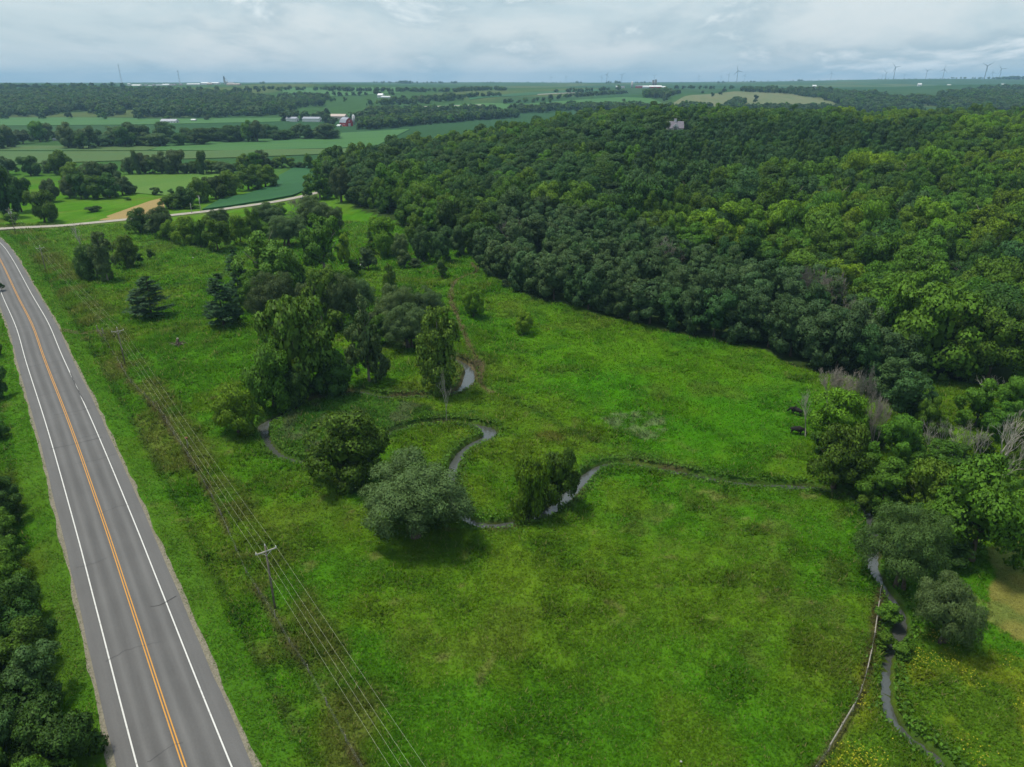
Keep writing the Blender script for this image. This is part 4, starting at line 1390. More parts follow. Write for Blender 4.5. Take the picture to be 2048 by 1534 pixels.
for k, (bx, by, ty, wp, v) in enumerate([(1865, 930, 850, 46, 1), (1900, 940, 846, 44, 0), (1930, 905, 835, 40, 0), (1958, 930, 842, 46, 1), (2005, 935, 820, 56, 0), (2022, 960, 850, 50, 1), (1975, 830, 748, 50, 0), (2012, 828, 742, 50, 1), (1996, 985, 900, 40, 0)]):
    T('dead', bx, by, ty, wp, '%s bare whitish trunk, from the left, in the rear of the dead stand' % ORD[k], 'dead tree', 'rear of the dead stand', variant=v)
T('shrub', 1900, 925, 880, 60, 'dark undergrowth bush beneath the dead stand', 'shrub', leaf='dark')
T('shrub', 1945, 945, 905, 50, 'dark undergrowth bush left of the largest dead tree', 'shrub', leaf='dark')
T('walnut', 1872, 974, 878, 110, 'walnut tree at the top of the creekside thicket', leaf='mid')
T('walnut', 1762, 1010, 910, 104, 'walnut tree at the left end of the creekside thicket', leaf='mid')
T('cottonwood', 1850, 1020, 916, 108, 'loose light green tree in the middle of the creekside thicket', leaf='olive')
T('broad', 1942, 1120, 918, 172, 'largest walnut with yellow-green tips in the creekside thicket', leaf='olive', variant=2)
T('walnut', 1880, 1085, 985, 86, 'dark walnut behind the pale willow', leaf='mid')
T('walnut', 2004, 1016, 946, 62, 'low walnut at the right end of the creekside thicket', leaf='olive')
T('dead', 1880, 1088, 1000, 52, 'bare forked branch tree sticking out of the largest walnut', 'dead tree', variant=0, rz=0.4, lean=0.35)
T('willow', 1797, 1172, 1008, 168, 'pale green willow hanging over the creek at the fence end', 'willow', leaf='sage', variant=1)
T('willow', 1880, 1284, 1150, 126, 'low dark willow below the pale one by the creek', 'willow', leaf='willow', variant=2)
for k, (bx, by, ty, wp, lf) in enumerate(sorted([(1640, 905, 862, 52, 'mid'), (1705, 915, 870, 56, 'dark'), (1730, 955, 905, 60, 'mid'), (1760, 900, 852, 56, 'dark'), (1780, 965, 915, 62, 'olive'), (1825, 905, 860, 54, 'mid'), (1830, 985, 930, 66, 'mid'), (1905, 1010, 955, 70, 'mid'), (1960, 1000, 945, 64, 'olive'),
                                          (1975, 1060, 1000, 70, 'mid'), (1825, 1060, 1005, 60, 'dark'), (1905, 1130, 1070, 72, 'dark'), (1880, 870, 835, 46, 'mid'), (1960, 905, 862, 56, 'mid'), (2015, 965, 915, 60, 'mid'), (1725, 1020, 985, 46, 'mid')])):
    T('shrub', bx, by, ty, wp, '%s undergrowth bush, from the left, between the trees of the copse' % ORD[k], 'shrub', 'undergrowth of the copse', lf)
T('shrub', 1775, 1245, 1205, 50, 'yellow-green bush on the creek bank at the fence end', 'shrub', leaf='olive')
T('shrub', 1768, 1292, 1262, 44, 'small weedy bush beside the fence and creek', 'shrub', leaf='olive')
T('shrub', 1800, 1310, 1282, 50, 'weedy dark bush under the low willow', 'shrub', leaf='mid')
# --- roadside wood at the lower left
def road_at(yq):
    i = int(np.argmin(np.abs(ROAD[:, 1] - yq)))
    d = ROAD[i + 1, :2] - ROAD[i - 1, :2]
    d /= np.linalg.norm(d)
    return ROAD[i, :2], np.array((-d[1], d[0]))
rr = random.Random(12)
wood_l = 0
for row, off in enumerate((12.6, 17.5, 23.0)):
    yq, k = 38.0 + row * 1.5, 0
    while yq < 108 - row * 4:
        p, n = road_at(yq)
        q = p + n * (off + rr.uniform(-1.0, 1.2) + (-2.2 if yq < 66 else -1.0 if yq < 80 else 0.4))
        tree('walnut' if rr.random() < 0.65 else 'broad', q[0], q[1], rr.uniform(5.5, 8.0) + row * 1.0, rr.uniform(5.5, 7.5), '%s tree, counted up from the bottom edge, in the %s row of the roadside wood' % (ORD[k], ('front', 'middle', 'back')[row]), 'tree', 'roadside wood', rr.choice(['mid', 'dark', 'dark', 'mid', 'blue']))
        yq += rr.uniform(3.8, 5.0)
        k += 1
for bx, by, ty, wp, lb in ((2, 792, 733, 40, 'dark tree at the left edge beyond the mown verge'), (-4, 712, 676, 24, 'tip of a dark tree at the left edge farther up the highway'), (-4, 875, 838, 40, 'dark bush at the left edge before the roadside wood'), (-6, 585, 553, 26, 'dark branch tip over the highway at the left edge')):
    T('broad', bx, by, ty, wp, lb, leaf='dark')


# ------------------------------------------------------------------ the wood on the hillside
HOUSE_XY = AT(1355, 600)


def px_of(x, y, z):
    d = y * CP + (CAM_H - z) * SP
    return 1024 + FPX * x / d, 767 + FPX * ((CAM_H - z) * CP - y * SP) / d


frng = np.random.default_rng(5)
SPC = 9.8
cx, cyy = np.meshgrid(np.arange(-160, 640, SPC), np.arange(125, 780, SPC))
cx = cx + (np.arange(cx.shape[0]) % 2)[:, None] * SPC * 0.5
fx = (cx + frng.uniform(-0.46, 0.46, cx.shape) * SPC).ravel()
fy = (cyy + frng.uniform(-0.46, 0.46, cyy.shape) * SPC).ravel()
ok = in_poly(fx, fy, FOREST)
edge_line_pts = resample([G0(*q) for q in FOREST_PX[5:]], 400)
edge_row = offset_line(resample(edge_line_pts, int(np.linalg.norm(np.diff(edge_line_pts, axis=0), axis=1).sum() / 6.4)), -3.0)
edge_row = edge_row + frng.uniform(-1.0, 1.0, edge_row.shape)
fx, fy = fx[ok], fy[ok]
clear = np.min(np.hypot(fx[:, None] - edge_row[None, :, 0], fy[:, None] - edge_row[None, :, 1]), axis=1) > 5.6
fx, fy = np.r_[fx[clear], edge_row[:, 0]], np.r_[fy[clear], edge_row[:, 1]]
fz = hgt(fx, fy)
ppx, ppy = px_of(fx, fy, fz + 8)
vis = (ppx > -60) & (ppx < 2048 + 70) & (ppy < 1500)
hand = np.array([(o.location.x, o.location.y) for o in C.objects if o.get('category') in ('tree', 'dead tree', 'pine', 'willow')])
dh = np.min(np.hypot(fx[:, None] - hand[None, :, 0], fy[:, None] - hand[None, :, 1]), axis=1)
vis &= dh > 5.5
vis &= np.hypot(fx - HOUSE_XY[0], fy - HOUSE_XY[1]) > 13
fx, fy, fz = fx[vis], fy[vis], fz[vis]
order = np.argsort(np.hypot(fx, fy))
fx, fy, fz = fx[order], fy[order], fz[order]
is_plant = in_poly(fx, fy, PLANT)


def poly_dist(x, y, pts):
    best = np.full(len(x), 1e9)
    for i in range(len(pts) - 1):
        a, b = np.array(pts[i]), np.array(pts[i + 1])
        L2 = ((b - a) ** 2).sum()
        u = np.clip(((x - a[0]) * (b[0] - a[0]) + (y - a[1]) * (b[1] - a[1])) / L2, 0, 1)
        best = np.minimum(best, np.hypot(x - a[0] - u * (b[0] - a[0]), y - a[1] - u * (b[1] - a[1])))
    return best


edge_d = poly_dist(fx, fy, [G0(*q) for q in PLANT_PX[:8]])
CONIF = [GT(*q, 8.0) for q in [(1250, 300), (1320, 270), (1500, 255), (1750, 262), (1900, 262), (1800, 330), (1560, 350), (1420, 345), (1280, 360)]]
is_con = in_poly(fx, fy, CONIF)
n_for = len(fx)
BRIGHT = fbm(fx, fy, 55, 3, 77)
specs = []
for i in range(n_for):
    x, y = fx[i], fy[i]
    u = frng.random()
    br = BRIGHT[i] + (0.10 if x > 0.42 * y else 0.0) + (-0.06 if x < 0.1 * y else 0)
    if is_plant[i]:
        kind, leaf, h, w = 'plantation', 'plant' if u < 0.85 else 'blue', frng.uniform(11.5, 14.5), frng.uniform(9.5, 12.0)
    elif is_con[i]:
        kind, leaf, h, w = 'plantation', 'blue' if u < 0.6 else ('pine' if u < 0.75 else 'dark'), frng.uniform(13.0, 18.5), frng.uniform(6.5, 11.0)
    else:
        kind = 'walnut' if u < 0.45 else ('broad' if u < 0.85 else 'cottonwood')
        leaf = ('bright' if br > 0.70 else 'olive' if br > 0.61 else 'mid' if br > 0.49 else 'dark' if br > 0.42 else 'blue')
        if frng.random() < 0.25:
            leaf = frng.choice(['mid', 'dark', 'olive', 'blue'])
        h, w = frng.uniform(10.5, 18.5), frng.uniform(8.5, 18.0)
        if frng.random() < 0.07:
            h, w = frng.uniform(18, 22), frng.uniform(17, 22)
    # the white house looks out over low growth
    q, _ = px_of(x, y, fz[i] + h)
    if abs(q - 1355) < 36 and y < HOUSE_XY[1] + 4:
        h = min(h, max(2.5, z_at_row(y, 259) - fz[i] - 0.3))
        w = min(w, max(3.0, h))
    specs.append((kind, leaf, x, y, h, w))
N_IND = 225
front = [i for i in range(n_for) if is_plant[i] and edge_d[i] < 6.5]
front.sort(key=lambda i: px_of(fx[i], fy[i], 0)[0])
rank = {i: k for k, i in enumerate(front)}
chosen = set(front[:40]) | set(range(min(N_IND, n_for)))
COLW = {'bright': 'yellow-green', 'olive': 'olive green', 'mid': 'mid green', 'dark': 'dark green', 'blue': 'blue-green', 'plant': 'grey-green', 'pine': 'blackish green'}
rowc = {}
LANDMARK_L = [(690, 'the silvery white-leaved tree'), (765, 'the bright round meadow tree'), (803, 'the small willow'), (830, 'the spreading pale bush'), (886, 'the second blue-green corner tree'), (947, 'the upright pasture tree')]
LANDMARK_R = [(1796, 'the olive ash'), (1845, 'the small tree by the gap'), (1872, 'the top thicket walnut'), (1896, 'the low dark willow'), (1918, 'the middle white dead tree'), (1945, 'the light locust by the gap'),
              (1965, 'the largest walnut'), (1990, 'the dark locust'), (2022, 'the right edge locust'), (2045, 'the right edge itself'), (2075, 'the far right corner')]
for i in sorted(chosen):
    kind, leaf, x, y, h, w = specs[i]
    qx, qy = px_of(x, y, fz[i] + h)
    if i in rank and rank[i] < 40:
        lab = '%s tree, counted from the footpath, in the front row of the dark plantation edge' % ORDS[rank[i]]
        grp = 'front row of the plantation'
    elif is_plant[i]:
        k = min(range(len(front)), key=lambda q: abs(fx[front[q]] / fy[front[q]] - x / y))
        rowc[k] = rowc.get(k, 0) + 1
        lab = '%s plantation tree, %s back from the %s front-row tree' % (COLW[leaf], ORDS[rowc[k] - 1], ORDS[min(k, 39)])
        grp = 'plantation behind the front row'
    else:
        cols_ = LANDMARK_L if qx < 965 else LANDMARK_R
        if 965 <= qx <= 1780:
            k = min(range(len(front)), key=lambda q: abs(fx[front[q]] / fy[front[q]] - x / y))
            where = 'the %s plantation front tree' % ORDS[min(k, 39)]
        else:
            where = min(cols_, key=lambda q: abs(q[0] - qx))[1]
        rowc[where] = rowc.get(where, 0) + 1
        lab = '%s %s wood tree, %s back above %s' % ('broad' if w > 12 else 'narrow', COLW[leaf], ORDS[min(rowc[where] - 1, 39)], where)
        grp = 'trees of the hillside wood'
    tree(kind, x, y, h, w, lab, 'tree', grp, leaf)
# a few leafless crowns between the plantation and the wood
for k, (bx, by, ty, wp) in enumerate([(1032, 515, 462, 44), (1330, 560, 500, 44), (1600, 620, 560, 40), (1655, 640, 590, 40), (1700, 700, 640, 40), (1820, 720, 676, 34)]):
    x, y = G0(bx, by)
    tree('dead', x, y, 14.5, wp * depth_of(x, y) / FPX * 1.3, '%s bare grey crown, from the left, showing among the green wood' % ORD[k], 'dead tree', 'bare crowns in the wood', variant=2 + k % 2)


def instancer(name, label, items, protos):
    """one mass of repeats: items are (x, y, z, rz, sx, sz, index)"""
    coll = bpy.data.collections.new(name + '_kinds')
    for k, me in enumerate(protos):
        coll.objects.link(bpy.data.objects.new('kind_%02d' % k, me))
    A = np.array(items, float)
    me = bpy.data.meshes.new(name)
    me.vertices.add(len(A))
    me.vertices.foreach_set('co', A[:, :3].astype(np.float32).ravel())
    a = me.attributes.new('rot', 'FLOAT_VECTOR', 'POINT')
    rv = np.zeros((len(A), 3), np.float32)
    rv[:, 2] = A[:, 3]
    a.data.foreach_set('vector', rv.ravel())
    a = me.attributes.new('scl', 'FLOAT_VECTOR', 'POINT')
    a.data.foreach_set('vector', A[:, [4, 4, 5]].astype(np.float32).ravel())
    a = me.attributes.new('idx', 'INT', 'POINT')
    a.data.foreach_set('value', A[:, 6].astype(np.int32))
    ng = bpy.data.node_groups.new(name, 'GeometryNodeTree')
    ng.interface.new_socket('Geometry', in_out='INPUT', socket_type='NodeSocketGeometry')
    ng.interface.new_socket('Geometry', in_out='OUTPUT', socket_type='NodeSocketGeometry')
    gi, go = ng.nodes.new('NodeGroupInput'), ng.nodes.new('NodeGroupOutput')
    ci = ng.nodes.new('GeometryNodeCollectionInfo')
    ci.inputs[0].default_value = coll
    ci.inputs['Separate Children'].default_value = True
    ci.inputs['Reset Children'].default_value = True
    ip = ng.nodes.new('GeometryNodeInstanceOnPoints')
    ip.inputs['Pick Instance'].default_value = True
    def attr(nm, dt):
        n = ng.nodes.new('GeometryNodeInputNamedAttribute')
        n.data_type = dt
        n.inputs['Name'].default_value = nm
        return n.outputs['Attribute']
    L = ng.links.new
    L(gi.outputs[0], ip.inputs['Points'])
    L(ci.outputs[0], ip.inputs['Instance'])
    L(attr('idx', 'INT'), ip.inputs['Instance Index'])
    er_ = ng.nodes.new('FunctionNodeEulerToRotation')
    L(attr('rot', 'FLOAT_VECTOR'), er_.inputs[0])
    L(er_.outputs[0], ip.inputs['Rotation'])
    L(attr('scl', 'FLOAT_VECTOR'), ip.inputs['Scale'])
    L(ip.outputs[0], go.inputs[0])
    o = link(name, me)
    md = o.modifiers.new('scatter', 'NODES')
    md.node_group = ng
    return tag(o, label, None, None, 'stuff')


def whole(kind, v, leaf):
    """crown and trunk of one variant as one mesh with its own leaf colour"""
    V1, F1, S1 = CARR[kind][v]
    V2, F2 = TARR[kind][v]
    up = np.tile(np.array((0.0, 0.0, 1.0)), (len(V2), 1))
    return npmesh('%s_%s' % (kind, leaf), np.concatenate([V1, V2]), np.concatenate([F1, F2 + len(V1)]), [LEAF[leaf], TRUNK[kind][v].materials[0]], np.r_[np.zeros(len(F1)), np.ones(len(F2))], nrm=np.concatenate([S1, up]))


pk, protos, pool = {}, [], []
for kind, leafs in (('broad', ('mid', 'dark', 'olive', 'bright', 'blue')), ('walnut', ('mid', 'dark', 'olive', 'bright', 'blue')), ('plantation', ('plant', 'blue', 'dark', 'pine')), ('cottonwood', ('mid', 'dark', 'olive', 'bright', 'blue'))):
    for lf in leafs:
        v = len(protos) % len(CROWN[kind])
        pk[(kind, lf)] = len(protos)
        protos.append(whole(kind, v, lf))
items = []
for i in range(n_for):
    if i in chosen:
        continue
    kind, leaf, x, y, h, w = specs[i]
    items.append((x, y, fz[i], frng.uniform(0, 6.28), w / 10, h / 12, pk.get((kind, leaf), pk[(kind, 'dark')])))
woodland = instancer('woodland', 'deep green mixed wood covering the hillside', items, protos)

# ------------------------------------------------------------------ far woods, hedges and skyline trees
lod = []
for s, lf in ((201, 'far'), (202, 'far'), (203, 'dark'), (204, 'blue'), (205, 'mid'), (206, 'grey')):
    V, F, S = round_crown(s, nclump=26, cr=(1.3, 2.0), leaves=1300, L=1.05, W=0.8, lump=0.2, low=-0.9, zc=6.2, rz=5.8)
    lod.append(npmesh('far_tree', V, F, [LEAF[lf]], nrm=S))
fit = []
wrng = np.random.default_rng(99)


def far_tree(x, y, h, w):
    fit.append((x, y, float(land(x, y)) - 0.4, wrng.uniform(0, 6.28), w / 10, h / 12, wrng.integers(0, len(lod))))


def wood_px(px, spacing, h=(11, 17), thin=0.0, keep=1.0):
    P = [GT(*q) for q in px]
    xs, ys = [p[0] for p in P], [p[1] for p in P]
    X, Y = np.meshgrid(np.arange(min(xs), max(xs), spacing), np.arange(min(ys), max(ys), spacing))
    X = (X + wrng.uniform(-0.45, 0.45, X.shape) * spacing).ravel()
    Y = (Y + wrng.uniform(-0.45, 0.45, Y.shape) * spacing).ravel()
    m = in_poly(X, Y, P)
    if keep < 1:
        m &= fbm(X, Y, spacing * 7, 2, 3) > (1 - keep) * 0.5 + 0.25
    for x, y in zip(X[m], Y[m]):
        hh = wrng.uniform(*h)
        far_tree(x, y, hh, hh * wrng.uniform(0.75, 1.05))


def hedge_px(px, step, h=(9, 14), jit=6.0, rows=1):
    P = resample([GT(*q) for q in px], 400)
    L = np.linalg.norm(np.diff(P, axis=0), axis=1).sum()
    for r in range(rows):
        Q = resample(P, max(2, int(L / step)))
        for x, y in Q:
            hh = wrng.uniform(*h)
            far_tree(x + wrng.uniform(-jit, jit), y + wrng.uniform(-jit, jit) + r * step * 0.8, hh, hh * wrng.uniform(0.8, 1.15))


wood_px([(-40, 234), (150, 232), (300, 236), (420, 236), (520, 233), (585, 226), (600, 212), (540, 200), (470, 192), (400, 190), (330, 186), (250, 184), (180, 182), (100, 186), (-40, 184)], 13, (9, 19), keep=0.93)
hedge_px([(-20, 178), (90, 178), (200, 176)], 14, (10, 16), 60, 3)
wood_px([(716, 259), (760, 259), (860, 249), (950, 241), (1040, 236), (1040, 230), (950, 232), (860, 238), (780, 244), (722, 247)], 11)
wood_px([(560, 246), (650, 250), (690, 248), (690, 242), (640, 240), (570, 238)], 14, keep=0.6)
wood_px([(700, 243), (800, 236), (900, 226), (1000, 226), (1010, 221), (900, 221), (780, 224), (730, 226)], 15, keep=0.7)
wood_px([(735, 226), (800, 214), (880, 206), (960, 200), (940, 196), (860, 199), (770, 206), (720, 214)], 19, keep=0.62)
wood_px([(560, 212), (640, 216), (660, 200), (640, 192), (560, 196)], 19, keep=0.55)
wood_px([(1000, 228), (1150, 224), (1340, 226), (1420, 224), (1420, 217), (1330, 215), (1150, 216), (1010, 222)], 14, keep=0.85)
wood_px([(1440, 228), (1700, 224), (1700, 219), (1560, 219), (1440, 221)], 13, keep=0.8)
wood_px([(1690, 226), (2120, 226), (2120, 186), (1960, 188), (1860, 196), (1760, 192), (1680, 190), (1640, 197), (1690, 214)], 13, (9, 19), keep=0.93)
wood_px([(1640, 197), (1690, 190), (1660, 184), (1560, 182), (1480, 180), (1480, 184), (1570, 188)], 16, keep=0.9)
wood_px([(1900, 184), (2120, 184), (2120, 174), (1960, 178)], 20, keep=0.9)
wood_px([(1290, 196), (1335, 198), (1350, 190), (1330, 184), (1290, 186)], 13)
hedge_px([(1300, 191), (1330, 190), (1360, 188)], 12)
hedge_px([(585, 193), (700, 192), (790, 190)], 16)
hedge_px([(660, 182), (780, 184), (900, 184), (1010, 181)], 12, (10, 15), 25, 2)
hedge_px([(850, 201), (930, 196), (1000, 192)], 14)
hedge_px([(1010, 208), (1050, 206), (1085, 203)], 14)
hedge_px([(1100, 199), (1160, 194), (1250, 187)], 13)
hedge_px([(1120, 186), (1180, 183), (1250, 180)], 16, (10, 16), 20)
hedge_px([(1350, 178), (1500, 178), (1660, 182)], 15, (9, 14), 20)
hedge_px([(300, 178), (400, 180), (520, 180), (620, 178)], 22, (9, 13), 30)
hedge_px([(470, 186), (560, 182), (680, 180)], 22, (9, 14), 35, 2)
hedge_px([(0, 239), (150, 237), (300, 239), (420, 241)], 50, (8, 13), 12)
hedge_px([(1464, 214), (1480, 207), (1476, 203)], 7, (9, 13), 12, 3)
for q in ((1510, 206), (1512, 199), (1425, 193), (1440, 191), (1405, 187), (1448, 186), (1248, 204), (1100, 206), (665, 204), (640, 206), (690, 203), (645, 235), (610, 233), (590, 231), (570, 232), (655, 228), (1330, 203)):
    x, y = GT(*q)
    far_tree(x, y, wrng.uniform(8, 13), wrng.uniform(8, 12))
# tree clumps that break the skyline
for a, b, d, n, hh in ((745, 800, 5200, 9, 17), (800, 830, 5000, 16, 20), (830, 915, 5100, 18, 16), (960, 1030, 5600, 7, 12), (1150, 1165, 5200, 5, 14), (1212, 1240, 5100, 14, 17), (1270, 1300, 5600, 8, 13), (1430, 1450, 5600, 8, 14),
                       (1500, 1512, 5700, 6, 13), (1585, 1605, 5800, 8, 13), (0, 70, 3000, 22, 16), (60, 140, 3200, 22, 13), (150, 235, 3300, 18, 12), (205, 212, 3100, 3, 18), (1750, 1900, 6000, 24, 9), (1900, 2048, 5400, 34, 14), (1985, 2012, 5000, 12, 18), (2010, 2070, 5000, 30, 22),
                       (520, 530, 4300, 5, 14), (560, 640, 5200, 16, 10), (640, 745, 5600, 18, 8), (1030, 1150, 6200, 18, 8), (1300, 1430, 6300, 20, 8), (1450, 1760, 6600, 46, 8)):
    for k in range(n):
        x, y = AT(wrng.uniform(a, b), d + wrng.uniform(-90, 90))
        far_tree(x, y, hh * wrng.uniform(0.7, 1.1), hh * wrng.uniform(0.6, 0.95))
def clear_view(bx0, bx1, top, base, dist):
    """no far tree stands between the eye and a building"""
    global fit
    keep = []
    for it in fit:
        a, b = px_of(it[0], it[1], it[2] + it[5] * 8)
        r = it[4] * 5 * FPX / it[1]
        hit = bx0 - r < a < bx1 + r and it[1] < dist + 10 and px_of(it[0], it[1], it[2] + it[5] * 12)[1] < base - 2 and b > top - 4
        if not hit:
            keep.append(it)
    fit = keep


clear_view(682, 704, 232, 250, GT(693, 252)[1])
clear_view(322, 356, 234, 246, GT(340, 246)[1])
clear_view(578, 640, 228, 240, GT(600, 243)[1])
clear_view(664, 690, 222, 234, GT(678, 238)[1])
far_woods = instancer('far_woodland', 'hazy far woods, hedges and skyline trees', fit, lod)

# ------------------------------------------------------------------ grass tufts of the near pasture
def tufts():
    rng = np.random.default_rng(17)
    n = 800000
    # fewer tufts per square metre with distance
    yv = 36 * (340 / 36.0) ** rng.random(n)
    wid = 0.74 * (yv * CP + CAM_H * SP) + 6
    xv = rng.uniform(-1, 1, n) * wid
    dens = np.clip((yv / 75.0), 0.35, 1.0)
    keep = rng.random(n) < dens * np.where(yv < 90, 1.0, 0.9)
    x, y = xv[keep], yv[keep]
    dr, ds, dc = dm_road(x, y), dm_side(x, y), dm_creek(x, y)
    w = dm_creek.extra(x, y)
    m = (dr > GRAV - 0.3 + 0.6 * rng.random(len(x))) & (ds > 3.1) & (dc > w + 0.55) & ~in_poly(x, y, FOREST) & (x > -0.77 * (y * CP + 25))
    m &= rng.random(len(x)) < 0.45 + 1.1 * sstep(fbm(x, y, 2.3, 3, 401), 0.30, 0.62)
    x, y = x[m], y[m]
    dr, dc = dr[m], dc[m]
    n = len(x)
    z = hgt(x, y)
    c = sward(x, y)
    verge = dr < 9.6
    tall = 0.32 + 0.30 * sstep(fbm(x, y, 6, 3, 300), 0.45, 0.7)
    tall = np.where(verge, 0.24, tall)
    tall = np.where((dr > 9.6) & (dr < 20), tall * 1.35, tall)
    tall = np.where(in_poly(x, y, YMEADOW) | in_poly(x, y, ISLAND), tall * 1.2, tall)
    tall = np.where(in_poly(x, y, PALE), tall * 1.6, tall)
    tall = np.where(in_poly(x, y, HAY), 0.14, tall)
    tall = np.where(dc < 3.4, tall * 1.25, tall)
    tall = np.where(in_poly(x, y, LUSH), tall * 0.75, tall)
    size = 0.62 + sstep(y, 60, 260) * 1.1
    lift = np.array((0.30, 0.30, 0.22))
    Vs, Cs = [], []
    Ws = []
    for b in range(2):
        a = rng.uniform(0, 6.28, n)
        h = tall * rng.uniform(0.6, 1.35, n) * size
        lean = h * rng.uniform(0.6, 1.5, n)
        wd = 0.09 * rng.uniform(0.6, 1.5, n) * size * (0.7 + tall)
        ox, oy = rng.normal(0, 0.16, n) * size, rng.normal(0, 0.16, n) * size
        bx, by = x + ox, y + oy
        ca, sa = np.cos(a), np.sin(a)
        Vs.append(np.stack([np.stack([bx + sa * wd, by - ca * wd, z - 0.03], 1), np.stack([bx - sa * wd, by + ca * wd, z - 0.03], 1),
                            np.stack([bx + ca * lean, by + sa * lean, z + h], 1)], 1))
        Ws.append(np.repeat(np.stack([-0.25 * ca + rng.normal(0, 0.18, n), -0.25 * sa + rng.normal(0, 0.18, n), np.ones(n)], 1)[:, None, :], 3, axis=1))
        f = rng.uniform(0.70, 1.38, n)[:, None]
        cc = c * f
        dry = (rng.random(n) < 0.06)[:, None]
        cc = np.where(dry, cc * 0.4 + np.array((0.14, 0.125, 0.05)), cc)
        cc = np.repeat(cc[:, None, :], 3, axis=1)
        Cs.append(cc)
    V = np.concatenate(Vs).reshape(-1, 3)
    K = np.concatenate(Cs).reshape(-1, 3)
    F = np.arange(len(V)).reshape(-1, 3)
    S = unit(np.concatenate(Ws).reshape(-1, 3))
    e1, e2 = V[1::3] - V[0::3], V[2::3] - V[0::3]
    flip = np.cross(e1, e2)[:, 2] < 0
    F[flip] = F[flip][:, ::-1]
    return npmesh('grass', V, F, [M['grass']], colr=np.clip(K, 0, 1), nrm=S)


grass = tag(link('grass', tufts()), 'tufted pasture grass and rank weeds', None, None, 'stuff')


def flower_specks():
    rng = np.random.default_rng(23)
    P = np.array(YMEADOW)
    x = rng.uniform(P[:, 0].min(), P[:, 0].max(), 30000)
    y = rng.uniform(max(34, P[:, 1].min()), P[:, 1].max(), 30000)
    m = in_poly(x, y, YMEADOW) & (rng.random(30000) < 0.8 * sstep(fbm(x, y, 5, 4, 61), 0.45, 0.8)) & (dm_creek(x, y) > 2.4)
    x, y = x[m], y[m]
    n = len(x)
    z = hgt(x, y) + rng.uniform(0.45, 0.75, n)
    P = np.stack([x, y, z], 1)
    N = np.stack([rng.normal(0, 0.35, n), rng.normal(0, 0.35, n), np.ones(n)], 1)
    V, F, S = leaf_quads(rng, P, N, 0.15, 0.11)
    return npmesh('flowers', V, F, [M['flower']], nrm=S)


tag(link('flowers', flower_specks()), 'yellow flower heads scattered over the lower right meadow', None, None, 'stuff')


def bank_weeds():
    """broad-leaved growth along the creek lip"""
    rng = np.random.default_rng(29)
    Ps, Ns = [], []
    for i in range(0, len(CREEK)):
        x, y, w = CREEK[i]
        if not (30 < y < 260):
            continue
        for s in (-1, 1):
            dens = 32 if vnoise(np.array([i * 0.11]), np.array([s * 7.0]), 8)[0] > 0.42 else 12
            p = offset_line(CREEK[max(0, i - 1):i + 2], 0.0)
            d = CREEK[min(i + 1, len(CREEK) - 1), :2] - CREEK[max(i - 1, 0), :2]
            d = d / max(np.linalg.norm(d), 1e-6)
            nrm = np.array((d[1], -d[0]))
            k = dens
            off = (w + 0.42 + np.abs(rng.normal(0, 1.0, k))) * s
            al = rng.uniform(-0.7, 0.7, k)
            q = np.array((x, y))[None, :] + nrm[None, :] * off[:, None] + d[None, :] * al[:, None]
            zz = hgt(q[:, 0], q[:, 1]) + rng.uniform(0.05, 0.45, k)
            Ps.append(np.column_stack([q, zz]))
            Ns.append(np.column_stack([rng.normal(0, 0.6, k), rng.normal(0, 0.6, k), np.ones(k)]))
    V, F, S = leaf_quads(rng, np.concatenate(Ps), np.concatenate(Ns), 0.42, 0.26, S=np.concatenate(Ns) * np.array((0.4, 0.4, 1)))
    return npmesh('bank_weeds', V, F, [leaf_mat('bank_leaf', (0.070, 0.170, 0.014))], nrm=S)


tag(link('bank_weeds', bank_weeds()), 'broad-leaved weeds lining the creek banks', None, None, 'stuff')

